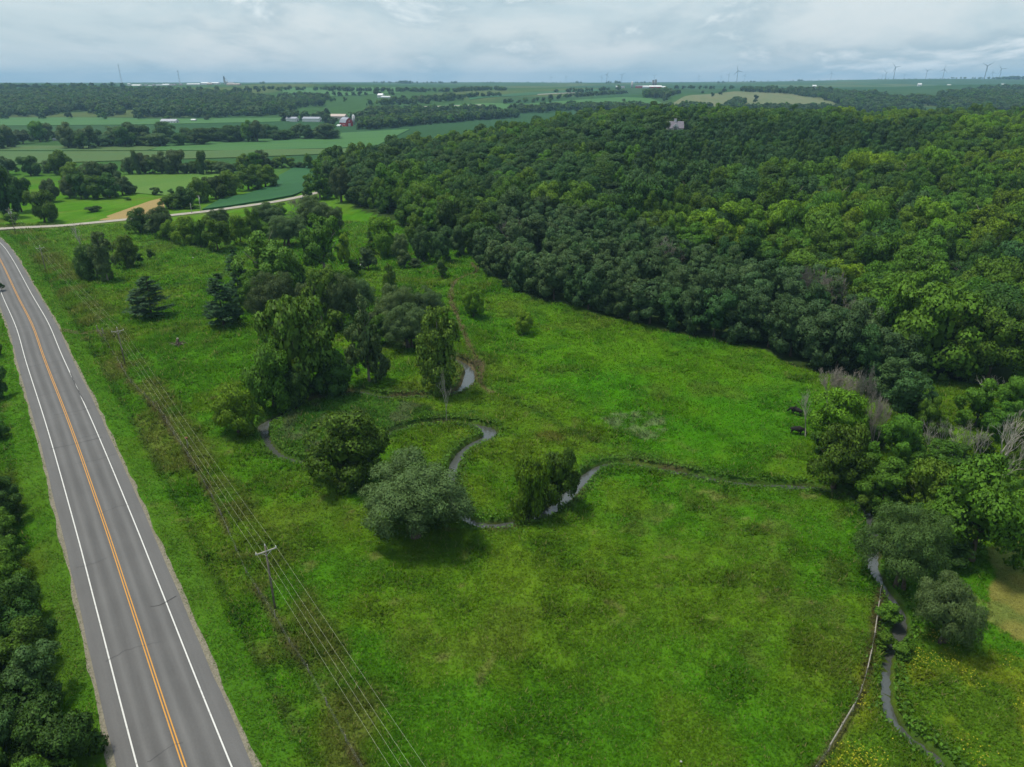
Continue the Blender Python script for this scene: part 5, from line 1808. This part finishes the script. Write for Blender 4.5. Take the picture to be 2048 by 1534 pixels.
# ------------------------------------------------------------------ power line
POLES = [(32.3, -14.0), G0(550, 1215), G0(250, 727), G0(91, 538), G0(30, 463)]
PH = [9.9, 9.6, 9.2, 8.8, 10.5]
PLAB = ['wooden power pole behind the viewpoint', 'nearest wooden power pole with pale crossarm in the pasture', 'second wooden power pole with crossarm farther up the pasture', 'faint third power pole near the three trees', 'power pole with transformers at the road corner']
ends = []
for k, (x, y) in enumerate(POLES):
    z, h = hz(x, y), PH[k]
    d = np.array(POLES[min(k + 1, 4)]) - np.array(POLES[max(k - 1, 0)])
    ang = math.atan2(d[1], d[0]) - math.pi / 2
    arm_h = h - 0.75
    ca, sa = math.cos(ang), math.sin(ang)
    e = []
    for ox, oz in ((-1.22, arm_h + 0.30), (0.0, h + 0.25), (1.22, arm_h + 0.30), (0.14, arm_h - 1.5)):
        e.append((x + ca * ox, y + sa * ox, z + oz))
    ends.append(e)
    if k == 0:
        continue
    p = thing('power_pole', PLAB[k], 'power pole', (x, y, z), ang, 'wooden power poles')
    MB().tube([(0, 0, -0.3), (0, 0, h * 0.5), (0, 0, h)], [0.15, 0.13, 0.10], 8).build('pole', M['pole'], p, True)
    MB().box(-1.3, 1.3, -0.20, -0.10, arm_h - 0.07, arm_h + 0.07).build('crossarm', M['arm'], p)
    for sx in (-1, 1):
        MB().tube([(sx * 0.7, -0.15, arm_h - 0.04), (0, -0.14, arm_h - 0.62)], 0.025, 4).build('brace', M['steel'], p)
    for ox, oz in ((-1.22, arm_h + 0.07), (0.0, h), (1.22, arm_h + 0.07)):
        MB().tube([(ox, -0.15 if ox else 0, oz), (ox, -0.15 if ox else 0, oz + 0.09), (ox, -0.15 if ox else 0, oz + 0.14), (ox, -0.15 if ox else 0, oz + 0.24)], [0.03, 0.085, 0.06, 0.05], 8).build('insulator', M['porcelain'], p)
    if k == 4:
        for sx in (-1, 1):
            MB().tube([(sx * 0.45, 0.1, h - 2.6), (sx * 0.45, 0.1, h - 2.5), (sx * 0.45, 0.1, h - 1.6)], [0.24, 0.28, 0.28], 10).build('transformer', M['steel'], p)
for w_, lab in ((0, 'outer power wire on the highway side'), (1, 'middle power wire on the pole tops'), (2, 'outer power wire on the pasture side'), (3, 'lower neutral wire under the crossarms')):
    pts = []
    for k in range(len(ends) - 1):
        a, b = Vector(ends[k][w_]), Vector(ends[k + 1][w_])
        for t in np.linspace(0, 1, 22)[:-1]:
            q = a.lerp(b, t)
            q.z -= 4 * 0.85 * t * (1 - t)
            pts.append(q)
    pts.append(Vector(ends[-1][w_]))
    tag(MB().tube(pts, 0.0065, 4).build('power_wire', M['wire']), lab, 'power wire', 'power wires over the pasture')
for (bx, by, ty, lab, tr) in ((402, 424, 391, 'pole with transformer beside the gravel side road', True), (384, 427, 406, 'short bare pole beside the gravel side road', False)):
    x, y = G0(bx, by)
    z = hz(x, y)
    h = z_at_row(y, ty) - z
    p = thing('roadside_pole', lab, 'power pole', (x, y, z))
    MB().tube([(0, 0, -0.3), (0, 0, h)], [0.17, 0.12], 8).build('pole', M['arm'], p, True)
    if tr:
        MB().tube([(0.3, 0, h - 1.9), (0.3, 0, h - 0.9)], 0.28, 10).build('transformer', M['steel'], p)
        MB().box(-0.9, 0.9, -0.18, -0.08, h - 0.35, h - 0.22).build('crossarm', M['arm'], p)
    else:
        MB().tube([(0, 0, h - 0.3), (0.0, 0.0, h + 0.05)], 0.14, 8).build('cap', M['steel'], p)

# ------------------------------------------------------------------ fences
def wire_fence(name, label, pts, every, hp, wires, post_r=0.06, railset=(), seed=1, skip=()):
    rng = random.Random(seed)
    P = resample(pts, int(np.linalg.norm(np.diff(np.asarray(pts)[:, :2], axis=0), axis=1).sum() / every) + 1)
    f = thing(name, label, 'fence', (0, 0, 0))
    tops = []
    for k, (x, y) in enumerate(P):
        z = hz(x, y)
        lx, ly = rng.uniform(-0.07, 0.07), rng.uniform(-0.07, 0.07)
        h = hp * rng.uniform(0.88, 1.1)
        MB().tube([(x, y, z - 0.2), (x + lx, y + ly, z + h * 0.6), (x + lx * 1.5, y + ly * 1.5, z + h)], [post_r, post_r * 0.95, post_r * 0.85], 6).build('post', M['post'], f)
        tops.append((x, y, z))
    for wz in wires:
        MB().tube([(x, y, z + wz) for x, y, z in tops], 0.004, 3, False).build('wire', M['steel'], f)
    for k in [q for q in railset if q + 1 < len(tops)]:
        a, b = tops[k], tops[k + 1]
        for rzh in (0.95,):
            MB().tube([(a[0], a[1], a[2] + rzh), (b[0], b[1], b[2] + rzh)], 0.065, 6).build('rail', M['rail'], f)
    return f


wire_fence('wire_fence', 'old wire fence with leaning posts between the highway verge and the pasture', FENCE, 5.5, 1.15, (0.35, 0.7, 1.05), seed=4)
wire_fence('wire_fence', 'post and rail fence beside the creek at the lower right', RFENCE, 3.1, 1.2, (0.4, 0.75, 1.08), 0.06, railset=(1, 2, 4, 7, 8), seed=9)
gx0, gy0 = G0(197, 664)
for k, q in enumerate(((196, 664), (207, 670))):
    x, y = G0(*q)
    g = thing('gate_post', ('left', 'right')[k] + ' weathered gate post at the end of the short worn track', 'gate post', (x, y, hz(x, y)), 0, 'field gate posts')
    MB().tube([(0, 0, -0.3), (0.03, 0, 1.0), (0.05, 0, 1.75)], [0.15, 0.14, 0.13], 8).build('post', M['post'], g)
    MB().tube([(0.05, 0, 1.751), (0.05, 0, 1.82)], [0.15, 0.10], 8).build('cap', M['stone'], g)
x, y = G0(376, 897)
g = thing('marker_post', 'short leaning post with rusty top beside the fence line', 'post', (x, y, hz(x, y)))
MB().tube([(0, 0, -0.2), (0.05, 0, 1.2), (0.1, 0, 2.0)], [0.09, 0.085, 0.08], 7).build('post', M['post'], g)
MB().box(-0.18, 0.32, -0.12, 0.12, 2.0, 2.3).build('box', plain('rust', (0.22, 0.10, 0.06), 0.9, 0.2, 0.3, 5.0), g)

# ------------------------------------------------------------------ brush pile, white tub, stones
x, y = G0(360, 690)
bp_ = thing('brush_pile', 'heap of broken grey branches and a torn stump in the pasture', 'brush pile', (x, y, hz(x, y)), 0.3, None, (0.75, 0.75, 0.75))
prng = random.Random(31)
MB().tube([(-0.9, 0, -0.2), (-0.7, 0.1, 0.9), (-0.4, 0.2, 2.2)], [0.75, 0.55, 0.42], 9).build('stump', M['bark'], bp_, True)
MB().tube([(-0.4, 0.2, 2.2), (-0.35, 0.22, 2.42), (-0.3, 0.25, 2.6)], [0.43, 0.33, 0.05], 9).build('torn_top', M['rail'], bp_)
for k in range(15):
    a = prng.uniform(0, 6.28)
    l = prng.uniform(1.6, 3.4)
    ox, oy = prng.uniform(-1.0, 1.2), prng.uniform(-0.9, 0.9)
    z0 = prng.uniform(0.1, 0.8)
    MB().tube([(ox, oy, z0), (ox + math.cos(a) * l * 0.5, oy + math.sin(a) * l * 0.5, z0 + prng.uniform(-0.1, 0.6)), (ox + math.cos(a) * l, oy + math.sin(a) * l, z0 + prng.uniform(-0.1, 0.8))],
              [0.16, 0.11, 0.04], 6).build('branch', M['post'] if k % 3 == 0 else M['bark'], bp_)
x, y = G0(726, 539)
tb = thing('white_tub', 'small white plastic tank lying by the dark rounded shrub', 'tank', (x, y, hz(x, y)), 0.4)
MB().tube([(-0.9, 0, 0.85), (-0.75, 0, 0.85), (0.75, 0, 0.85), (0.9, 0, 0.85)], [0.55, 0.82, 0.82, 0.55], 14).build('tank', M['galv'], tb, True)
MB().tube([(0, 0, 1.6), (0, 0, 1.8)], 0.2, 10).build('lid', M['steel'], tb)
srng = random.Random(77)
def stone(bx, by, r, lab):
    bm = bmesh.new()
    bmesh.ops.create_icosphere(bm, subdivisions=2, radius=r)
    for v in bm.verts:
        v.co *= 1 + srng.uniform(-0.2, 0.2)
        v.co.z *= 0.6
    me = bpy.data.meshes.new('stone')
    bm.to_mesh(me)
    bm.free()
    x, y = G0(bx, by)
    o = link('stone', me, None, (x, y, hz(x, y) + 0.35 * r + 0.12), M['stone'])
    tag(o, lab, 'stone', 'pale stones in the grass')
for bx, by, r, lab in ((1362, 1525, 0.12, 'whitish stone at the bottom edge'), (386, 517, 0.35, 'white stone inside the old oxbow')):
    stone(bx, by, r, lab)

# ------------------------------------------------------------------ cattle
def cow_mesh():
    V = [(0, 0, 1.05), (0.75, 0, 1.08), (-0.75, 0, 1.1), (1.05, 0, 1.15), (1.35, 0, 0.85), (1.62, 0, 0.42), (1.85, 0, 0.28),
         (0.7, 0.25, 0.85), (0.72, 0.27, 0.45), (0.72, 0.27, 0.03), (0.7, -0.25, 0.85), (0.62, -0.27, 0.45), (0.6, -0.27, 0.03),
         (-0.85, 0.26, 0.9), (-0.72, 0.28, 0.75), (-0.95, 0.28, 0.42), (-0.88, 0.28, 0.03), (-0.85, -0.26, 0.9), (-0.78, -0.28, 0.75), (-1.05, -0.28, 0.42), (-0.98, -0.28, 0.03),
         (-1.05, 0, 1.2), (-1.2, 0, 0.9), (-1.22, 0, 0.5)]
    E = [(0, 1), (0, 2), (1, 3), (3, 4), (4, 5), (5, 6), (1, 7), (7, 8), (8, 9), (1, 10), (10, 11), (11, 12), (2, 13), (13, 14), (14, 15), (15, 16), (2, 17), (17, 18), (18, 19), (19, 20), (2, 21), (21, 22), (22, 23)]
    Rr = [0.48, 0.44, 0.42, 0.3, 0.2, 0.17, 0.11, 0.2, 0.1, 0.07, 0.2, 0.1, 0.07, 0.24, 0.17, 0.09, 0.07, 0.24, 0.17, 0.09, 0.07, 0.12, 0.04, 0.05]
    me = bpy.data.meshes.new('body_cage')
    me.from_pydata(V, E, [])
    o = bpy.data.objects.new('body_cage', me)
    C.objects.link(o)
    md = o.modifiers.new('skin', 'SKIN')
    for i, r in enumerate(Rr):
        me.skin_vertices[0].data[i].radius = (r, r)
    me.skin_vertices[0].data[0].use_root = True
    s = o.modifiers.new('smooth', 'SUBSURF')
    s.levels = s.render_levels = 1
    dg = bpy.context.evaluated_depsgraph_get()
    out = bpy.data.meshes.new_from_object(o.evaluated_get(dg))
    out.name = 'cow_body'
    bpy.data.objects.remove(o)
    out.materials.clear()
    out.materials.append(M['cowhide'])
    out.polygons.foreach_set('use_smooth', np.ones(len(out.polygons), bool))
    return out


cow_me = cow_mesh()
for (bx, by, rz, lab) in ((1593, 868, -0.25, 'black cow grazing in the open beside the copse'), (1592, 828, 2.4, 'black cow half hidden behind the bare white-limbed tree')):
    x, y = G0(bx, by)
    c = thing('cow', lab, 'cow', (x, y, hz(x, y)), rz, 'black cattle', (1.05, 1.05, 1.05))
    link('body', cow_me, c)
    for s in (-1, 1):
        MB().tube([(1.58, s * 0.12, 0.55), (1.56, s * 0.27, 0.60), (1.54, s * 0.34, 0.57)], [0.05, 0.07, 0.02], 5).build('ear', M['cowhide'], c)

# ------------------------------------------------------------------ car on the side road
x, y = G0(606, 404)
car = thing('parked_car', 'dark pickup standing on the gravel side road by the willows', 'car', (x, y, float(land(x, y)) + 0.36), math.atan2(427.5 - 412.2, -124.7 + 131.8) + 0.1)
MB().prism([(-2.6, 0.45), (2.6, 0.45), (2.65, 0.95), (1.35, 1.08), (0.65, 1.78), (-0.85, 1.80), (-1.05, 1.08), (-2.6, 1.02)], -0.95, 0.95).build('body', M['car'], car)
for s in (-1, 1):
    MB().box(-0.75, 0.15, s * 0.953 - 0.004, s * 0.953 + 0.004, 1.14, 1.66).build('window', M['glass'], car)
    for wx in (-1.6, 1.6):
        wl = MB().tube([(wx, s * 0.78, 0.36), (wx, s * 0.98, 0.36)], 0.37, 14).build('wheel', M['tyre'], car)
        MB().tube([(wx, s * 0.982, 0.36), (wx, s * 0.995, 0.36)], 0.2, 10).build('rim', M['steel'], wl)
MB().poly([(1.30, -0.85, 1.125), (1.30, 0.85, 1.125), (0.70, 0.80, 1.745), (0.70, -0.80, 1.745)]).build('windscreen', plain('windscreen', (0.35, 0.40, 0.45), 0.1, 0.8, 0.05), car)
for s in (-1, 1):
    MB().box(2.62, 2.68, s * 0.75 - 0.15, s * 0.75 + 0.15, 0.72, 0.88).build('headlight', M['porcelain'], car)

# ------------------------------------------------------------------ far buildings
def gable(name, label, x, y, w, l, h, rh, wall, roof, rz=0.0, cat='shed', windows=0, doors=1, over=0.4, group=None):
    o = thing(name, label, cat, (x, y, float(land(x, y)) - 0.3), rz, group)
    MB().prism([(-w / 2, 0), (w / 2, 0), (w / 2, h), (0, h + rh * 0.985), (-w / 2, h)], -l / 2, l / 2).build('wall', M[wall], o)
    t = 0.25
    for s in (-1, 1):
        MB().prism([(0, h + rh + 0.02), (s * (w / 2 + over), h - rh * over / (w / 2) + 0.02), (s * (w / 2 + over), h - rh * over / (w / 2) + t), (0, h + rh + t)], -l / 2 - over, l / 2 + over).build('roof', M[roof], o)
    for k in range(doors):
        MB().box(-1.6, 1.6, -l / 2 - 0.06, -l / 2 + 0.02, 0.3, min(h, 3.4)).build('door', M['dark_steel'], o)
    for k in range(windows):
        yy = -l / 2 + (k + 0.5) * l / windows
        for s in (-1, 1):
            MB().box(s * (w / 2 + 0.02) - 0.04, s * (w / 2 + 0.02) + 0.04, yy - 0.6, yy + 0.6, h * 0.4, h * 0.75).build('window', M['glass'], o)
    return o


# red gambrel barn
x, y = GT(693, 252)
bz = float(land(x, y))
barn = thing('red_barn', 'red gambrel barn with grey roof beside the treeline', 'barn', (x, y, bz - 0.2), R(40))
prof = [(-6, 0), (6, 0), (6, 5.5), (4.4, 9.6), (0, 12.4), (-4.4, 9.6), (-6, 5.5)]
MB().prism([(a * 0.985, b * 0.99) for a, b in prof], -10, 10).build('wall', M['red'], barn)
for s in (-1, 1):
    MB().prism([(s * 6.4, 5.2), (s * 4.5, 9.65), (s * 4.5, 9.95), (s * 6.7, 5.3)], -10.4, 10.4).build('lower_roof', M['roof_grey'], barn)
    MB().prism([(s * 4.5, 9.66), (0, 12.5), (0, 12.85), (s * 4.5, 9.96)], -10.4, 10.4).build('upper_roof', M['roof_grey'], barn)
MB().box(-2, 2, -10.1, -9.9, 0.3, 4.4).build('door', M['white'], barn)
MB().box(-0.8, 0.8, -10.1, -9.9, 7.2, 8.6).build('loft_door', M['white'], barn)
for yy in (-6, -2, 2, 6):
    MB().box(-6.02, -5.9, yy - 0.5, yy + 0.5, 2.2, 3.4).build('window', M['white'], barn)
sx_, sy_ = GT(701, 250)
si = thing('silo', 'small grey silo with domed cap behind the red barn', 'silo', (sx_ + 3, sy_ + 12, bz))
MB().tube([(0, 0, 0), (0, 0, 13)], 2.4, 14).build('tower', M['concrete'], si, True)
MB().tube([(0, 0, 13), (0, 0, 14.2), (0, 0, 15.0)], [2.45, 1.7, 0.2], 14).build('dome', M['roof_white'], si, True)
x, y = GT(679, 253)
gable('machine_shed', 'low white shed in front of the red barn', x, y, 5, 7, 1.8, 1.2, 'white', 'roof_white', 0.9)
x, y = GT(340, 246)
gable('farmhouse', 'blue-grey roofed house at the edge of the wooded hill', x, y, 11, 27, 3.4, 3.0, 'white', 'roof_grey', R(82), 'house', windows=6)
x, y = GT(388, 242)
gable('machine_shed', 'little pale shed right of the blue-grey roofed house', x, y, 5, 8, 2.4, 1.0, 'white', 'roof_white', R(80))
x, y = GT(585, 243)
gable('machine_shed', 'pale metal shed left of the longer one among farm trees', x, y, 12, 18, 5, 2.4, 'white', 'roof_grey', R(84))
x, y = GT(625, 243)
gable('machine_shed', 'long pale metal shed among the farm trees', x, y, 14, 30, 5, 2.6, 'white', 'roof_grey', R(80))
x, y = GT(678, 238)
gable('barn', 'tan roofed barn on the slope behind the red barn', x, y, 14, 28, 5, 3.4, 'tan', 'tan', R(78), 'barn')
x, y = GT(733, 245)
gable('farmhouse', 'small white house hidden in trees right of the red barn', x, y, 8, 11, 4, 2.4, 'white', 'white', R(60), 'house', windows=2)
x, y = GT(762, 195)
gable('farmhouse', 'white farmhouse on the far slope left of the pale lane', x, y, 11, 14, 6, 3.5, 'white', 'roof_white', R(70), 'house', windows=3)
x, y = GT(772, 196)
gable('machine_shed', 'low white shed right of the far white farmhouse', x, y, 8, 22, 3, 1.5, 'white', 'roof_white', R(82))
x, y = GT(113, 281)
gable('machine_shed', 'small white trailer under the left treeline', x, y, 2.6, 7.5, 2.4, 0.3, 'white', 'roof_white', R(80))
# white house in the wood
x, y = HOUSE_XY
hz0 = float(land(x, y))
ho = thing('white_house', 'white dormered house with grey roof and chimney rising from the wood', 'house', (x, y, hz0 - 0.3), R(-6))
top = z_at_row(y, 243) - hz0 + 0.3
eav = top - 4.6
MB().prism([(-5, 0), (5, 0), (5, eav), (0, top - 0.06), (-5, eav)], -6.2, 6.2).build('wall', M['white'], ho).rotation_euler[2] = R(90)
for s in (-1, 1):
    MB().prism([(0, top), (s * 5.5, eav - 0.45), (s * 5.5, eav - 0.2), (0, top + 0.25)], -6.6, 6.6).build('roof', M['roof_dark'], ho).rotation_euler[2] = R(90)
dz0 = eav - 2.0
dm_ = MB().prism([(-1.7, dz0), (1.7, dz0), (1.7, eav + 1.4), (0, eav + 3.2), (-1.7, eav + 1.4)], -5.9, -1.0).build('dormer', M['white'], ho)
for s in (-1, 1):
    MB().prism([(0, eav + 3.24), (s * 2.1, eav + 1.05), (s * 2.1, eav + 1.3), (0, eav + 3.5)], -5.6, -0.8).build('dormer_roof', M['roof_dark'], dm_)
    MB().prism([(0, eav + 3.22), (s * 2.0, eav + 1.1), (s * 2.0, eav + 1.4), (0, eav + 3.5)], -5.95, -5.62).build('barge_board', M['white'], dm_)
for s in (-1, 0, 1):
    MB().box(s * 1.0 - 0.32, s * 1.0 + 0.32, -5.97, -5.88, dz0 + 0.4, eav + (1.6 if s == 0 else 0.9)).build('window', M['glass'], dm_)
ch = MB().box(-0.9, 0.9, -0.6, 0.6, eav + 2, top + 2.0).build('chimney', M['white'], ho)
MB().box(-1.05, 1.05, -0.75, 0.75, top + 2.0, top + 2.3).build('chimney_cap', M['brick'], ch)
for s in (-1, 1):
    MB().box(s * 4.0 - 0.5, s * 4.0 + 0.5, -5.06, -4.96, eav - 2.6, eav - 1.0).build('window', M['glass'], ho)

# farmstead on the far ridge
def silo(bx, dist, r, h, lab, cap='roof_white', blue=False):
    x, y = AT(bx, dist)
    s = thing('silo', lab, 'silo', (x, y, float(land(x, y)) - 0.5), 0, 'silos of the ridge farmstead')
    MB().tube([(0, 0, 0), (0, 0, h)], r, 14).build('tower', M['concrete' if not blue else 'dark_steel'], s, True)
    MB().tube([(0, 0, h), (0, 0, h + r * 0.6), (0, 0, h + r)], [r * 1.04, r * 0.75, 0.1], 14).build('dome', M[cap], s, True)
FD = 2750
silo(1264, FD, 3.5, 20, 'pale capped silo at the left of the ridge farmstead')
silo(1306, FD + 20, 4.0, 24, 'tall dark silo left of its twin at the ridge farmstead', 'dark_steel', True)
silo(1311, FD + 26, 4.0, 26, 'tallest dark silo at the ridge farmstead', 'dark_steel', True)
for bx, wd, ln, h, wall, roof, lab, nm in ((1236, 10, 14, 6, 'white', 'roof_white', 'white farmhouse at the left of the ridge farmstead', 'farmhouse'), (1246, 9, 12, 5, 'white', 'roof_dark', 'second white house beside the ridge farmhouse', 'farmhouse'), (1278, 13, 24, 6, 'red', 'roof_dark', 'dark red barn at the ridge farmstead', 'barn'),
                                        (1292, 14, 30, 5, 'white', 'roof_white', 'white roofed shed in the middle of the ridge farmstead', 'machine_shed'), (1311, 18, 42, 5.5, 'red', 'roof_white', 'long white roofed shed at the front of the ridge farmstead', 'machine_shed'), (1326, 12, 20, 4, 'white', 'roof_white', 'small shed at the right of the ridge farmstead', 'machine_shed')):
    x, y = AT(bx, FD - (60 if 'front' in lab else 20))
    gable(nm, lab, x, y, wd, ln, h, wd * 0.22, wall, roof, R(80), 'house' if nm == 'farmhouse' else 'barn' if nm == 'barn' else 'shed', windows=3 if nm == 'farmhouse' else 0)
# town on the left skyline
TD = 3300
for k, (bx, d, wd, ln, h, roof, lab) in enumerate(((274, TD, 22, 46, 6, 'roof_white', 'long white roofed warehouse at the left of the skyline town'), (300, TD + 60, 16, 24, 5, 'roof_grey', 'grey roofed shed second in the skyline town'), (318, TD + 30, 16, 26, 6, 'roof_grey', 'grey hall in the middle of the skyline town'),
                                              (333, TD, 18, 34, 7, 'roof_white', 'white roofed hall left of the second mast'), (388, TD - 150, 14, 58, 4, 'roof_white', 'long low white shed between the second mast and the grain tower'), (411, TD + 40, 20, 32, 9, 'roof_white', 'big white shed left of the grain tower'),
                                              (421, TD, 16, 24, 6, 'tan', 'tan roofed shed beside the big white one'), (432, TD + 50, 18, 34, 8, 'roof_white', 'twin gabled white shed next to the grain tower'), (462, TD + 30, 20, 30, 8, 'roof_grey', 'grey elevator shed right of the grain tower'), (468, TD - 350, 14, 56, 4, 'tan', 'low tan barn below the grain tower'), (259, TD - 300, 8, 12, 7, 'white', 'white house below the left warehouse'))):
    x, y = AT(bx, d)
    gable('warehouse', lab, x, y, wd, ln, h, wd * 0.16, 'white' if roof != 'tan' else 'tan', roof, R(74 + 5 * (k % 3)), 'warehouse', group='sheds of the skyline town')
for k, (bx, lab) in enumerate(((283, 'first'), (292, 'second'), (308, 'third'), (343, 'fourth'), (350, 'fifth'), (362, 'sixth'))):
    x, y = AT(bx, TD - 140 - 20 * (k % 3))
    gable('town_house', '%s small grey roofed house, from the left, in the skyline town' % lab, x, y, 9, 12, 4, 3, 'tan', 'roof_dark', R(60 + 20 * (k % 2)), 'house', windows=2, group='houses of the skyline town')
x, y = AT(450, TD)
gt = thing('grain_tower', 'tall grey grain elevator tower on the skyline', 'grain tower', (x, y, float(land(x, y)) - 0.5))
MB().box(-3.2, 3.2, -3, 3, 0, 24).build('tower', M['concrete'], gt)
MB().box(-2.0, 2.0, -2, 2, 24, 33).build('head_house', M['dark_steel'], gt)
MB().tube([(2, 0, 30), (14, 0, 14)], 0.5, 6).build('spout', M['steel'], gt)
MB().tube([(8, 0, 0), (8, 0, 13), (8, 0, 16)], [5, 5, 0.5], 14).build('bin', M['steel'], gt)
for bx, d, h, lab in ((244, 4200, 100, 'taller lattice radio mast on the left skyline'), (360, 4300, 72, 'shorter lattice radio mast above the town')):
    x, y = AT(bx, d)
    ms = thing('radio_mast', lab, 'radio mast', (x, y, float(land(x, y)) - 1), 0.3, 'radio masts')
    wtop = [(math.cos(a) , math.sin(a)) for a in (0.3, 2.39, 4.49)]
    for cx_, cy_ in wtop:
        MB().tube([(cx_ * 4.2, cy_ * 4.2, 0), (cx_ * 1.2, cy_ * 1.2, h)], [0.5, 0.4], 5).build('leg', M['steel'], ms)
    nb = 16
    for i in range(nb):
        t0, t1 = i / nb, (i + 1) / nb
        for a_ in range(3):
            c0, c1 = wtop[a_], wtop[(a_ + 1) % 3]
            r0, r1 = 4.2 - 3.0 * t0, 4.2 - 3.0 * t1
            MB().tube([(c0[0] * r0, c0[1] * r0, h * t0), (c1[0] * r1, c1[1] * r1, h * t1)], 0.25, 3).build('brace', M['steel'], ms)
    MB().tube([(0, 0, h), (0, 0, h + 6)], 0.4, 5).build('antenna', M['dark_steel'], ms)
    MB().tube([(0, 0, h - 5), (0, 0, h - 1)], 2.2, 10).build('antenna_ring', M['dark_steel'], ms)
for bx, dy, lab in ((1629, 2900, 'tiny white house in the right far woods'), (1839, 3100, 'tiny white house at the left in the far right woods'), (1898, 3300, 'tiny white barn in the far right woods'), (2006, 3300, 'tiny white shed near the right edge in the far woods')):
    x, y = AT(bx, dy)
    gable('farmhouse', lab, x, y, 9, 14, 8, 4, 'white', 'roof_white', R(75), 'house', windows=2)

# ------------------------------------------------------------------ wind turbines
tw_me = blade_me = None
def turbine_meshes():
    t = MB().tube([(0, 0, 0), (0, 0, 40), (0, 0, 80)], [2.3, 1.8, 1.3], 12)
    n = MB().box(-1.8, 1.8, -3.5, 6.5, 79.2, 83.0)
    h = MB().tube([(0, -3.5, 81), (0, -5.2, 81), (0, -6.2, 81)], [1.7, 1.5, 0.3], 10)
    b = MB()
    prof = [(0, 0.9, 0.7), (4, 1.9, 0.6), (10, 1.6, 0.4), (25, 1.0, 0.25), (41, 0.25, 0.1)]
    for z, w, d in prof:
        k = len(b.v)
        b.v += [(-w, -d, z), (w, -d, z), (w, d, z), (-w, d, z)]
        if z:
            for i in range(4):
                j = (i + 1) % 4
                b.f.append((k - 4 + i, k - 4 + j, k + j, k + i))
    b.f += [(0, 3, 2, 1), tuple(len(b.v) - 4 + i for i in range(4))]
    outs = []
    for mb, nm in ((t, 'tower'), (n, 'nacelle'), (h, 'hub'), (b, 'blade')):
        o = mb.build(nm, M['turbine'])
        outs.append(o.data)
        bpy.data.objects.remove(o)
    return outs


tmesh = turbine_meshes()
tur = random.Random(8)
TUR = [(1102, 156), (1132, 157), (1203, 155), (1213, 151), (1243, 152), (1308, 153), (1397, 153), (1441, 155), (1456, 151), (1473, 144), (1488, 152), (1660, 149), (1763, 152), (1769, 148), (1785, 142), (1806, 151), (1849, 146), (1883, 144), (1966, 139), (1981, 147), (1996, 143)]
TORD = ORD
for k, (bx, hy) in enumerate(TUR):
    d = 66 * 1500.0 / max(164.5 - max(0, (bx - 1024) / 1024.0) * 6.5 - hy, 8)
    x, y = AT(bx, min(d, 11500))
    o = thing('wind_turbine', '%s wind turbine from the left on the skyline' % TORD[k], 'wind turbine', (x, y, float(land(x, y)) - 1.0), tur.uniform(-0.5, 0.5) - math.atan2(x, y), 'wind turbines on the skyline')
    for me, nm in zip(tmesh[:3], ('tower', 'nacelle', 'hub')):
        link(nm, me, o)
    a0 = tur.uniform(0, 2.0)
    for b in range(3):
        bo = link('blade', tmesh[3], o)
        bo.location = (0, -5.0, 81)
        bo.rotation_euler = (0, a0 + b * 2.0944, 0)

# ------------------------------------------------------------------ air
bm = bmesh.new()
bmesh.ops.create_cube(bm, size=1.0)
me = bpy.data.meshes.new('haze')
bm.to_mesh(me)
bm.free()
haze = link('haze', me)
haze.scale = (25400, 16700, 215)
haze.location = (0, 5700, 215 / 2 - 9)
hm, w, t = new_mat('haze_air')
pv = w.n('ShaderNodeVolumePrincipled', {'Color': col(0.40, 0.69, 0.96), 'Density': 0.00009, 'Anisotropy': 0.0})
o_ = w.n('ShaderNodeOutputMaterial')
t.links.new(pv.outputs[0], o_.inputs['Volume'])
me.materials.append(hm)
tag(haze, 'pale blue summer haze over the valley', None, None, 'stuff')
print('TREES', _ctr[0], 'WOOD', len(items), 'FAR', len(fit))
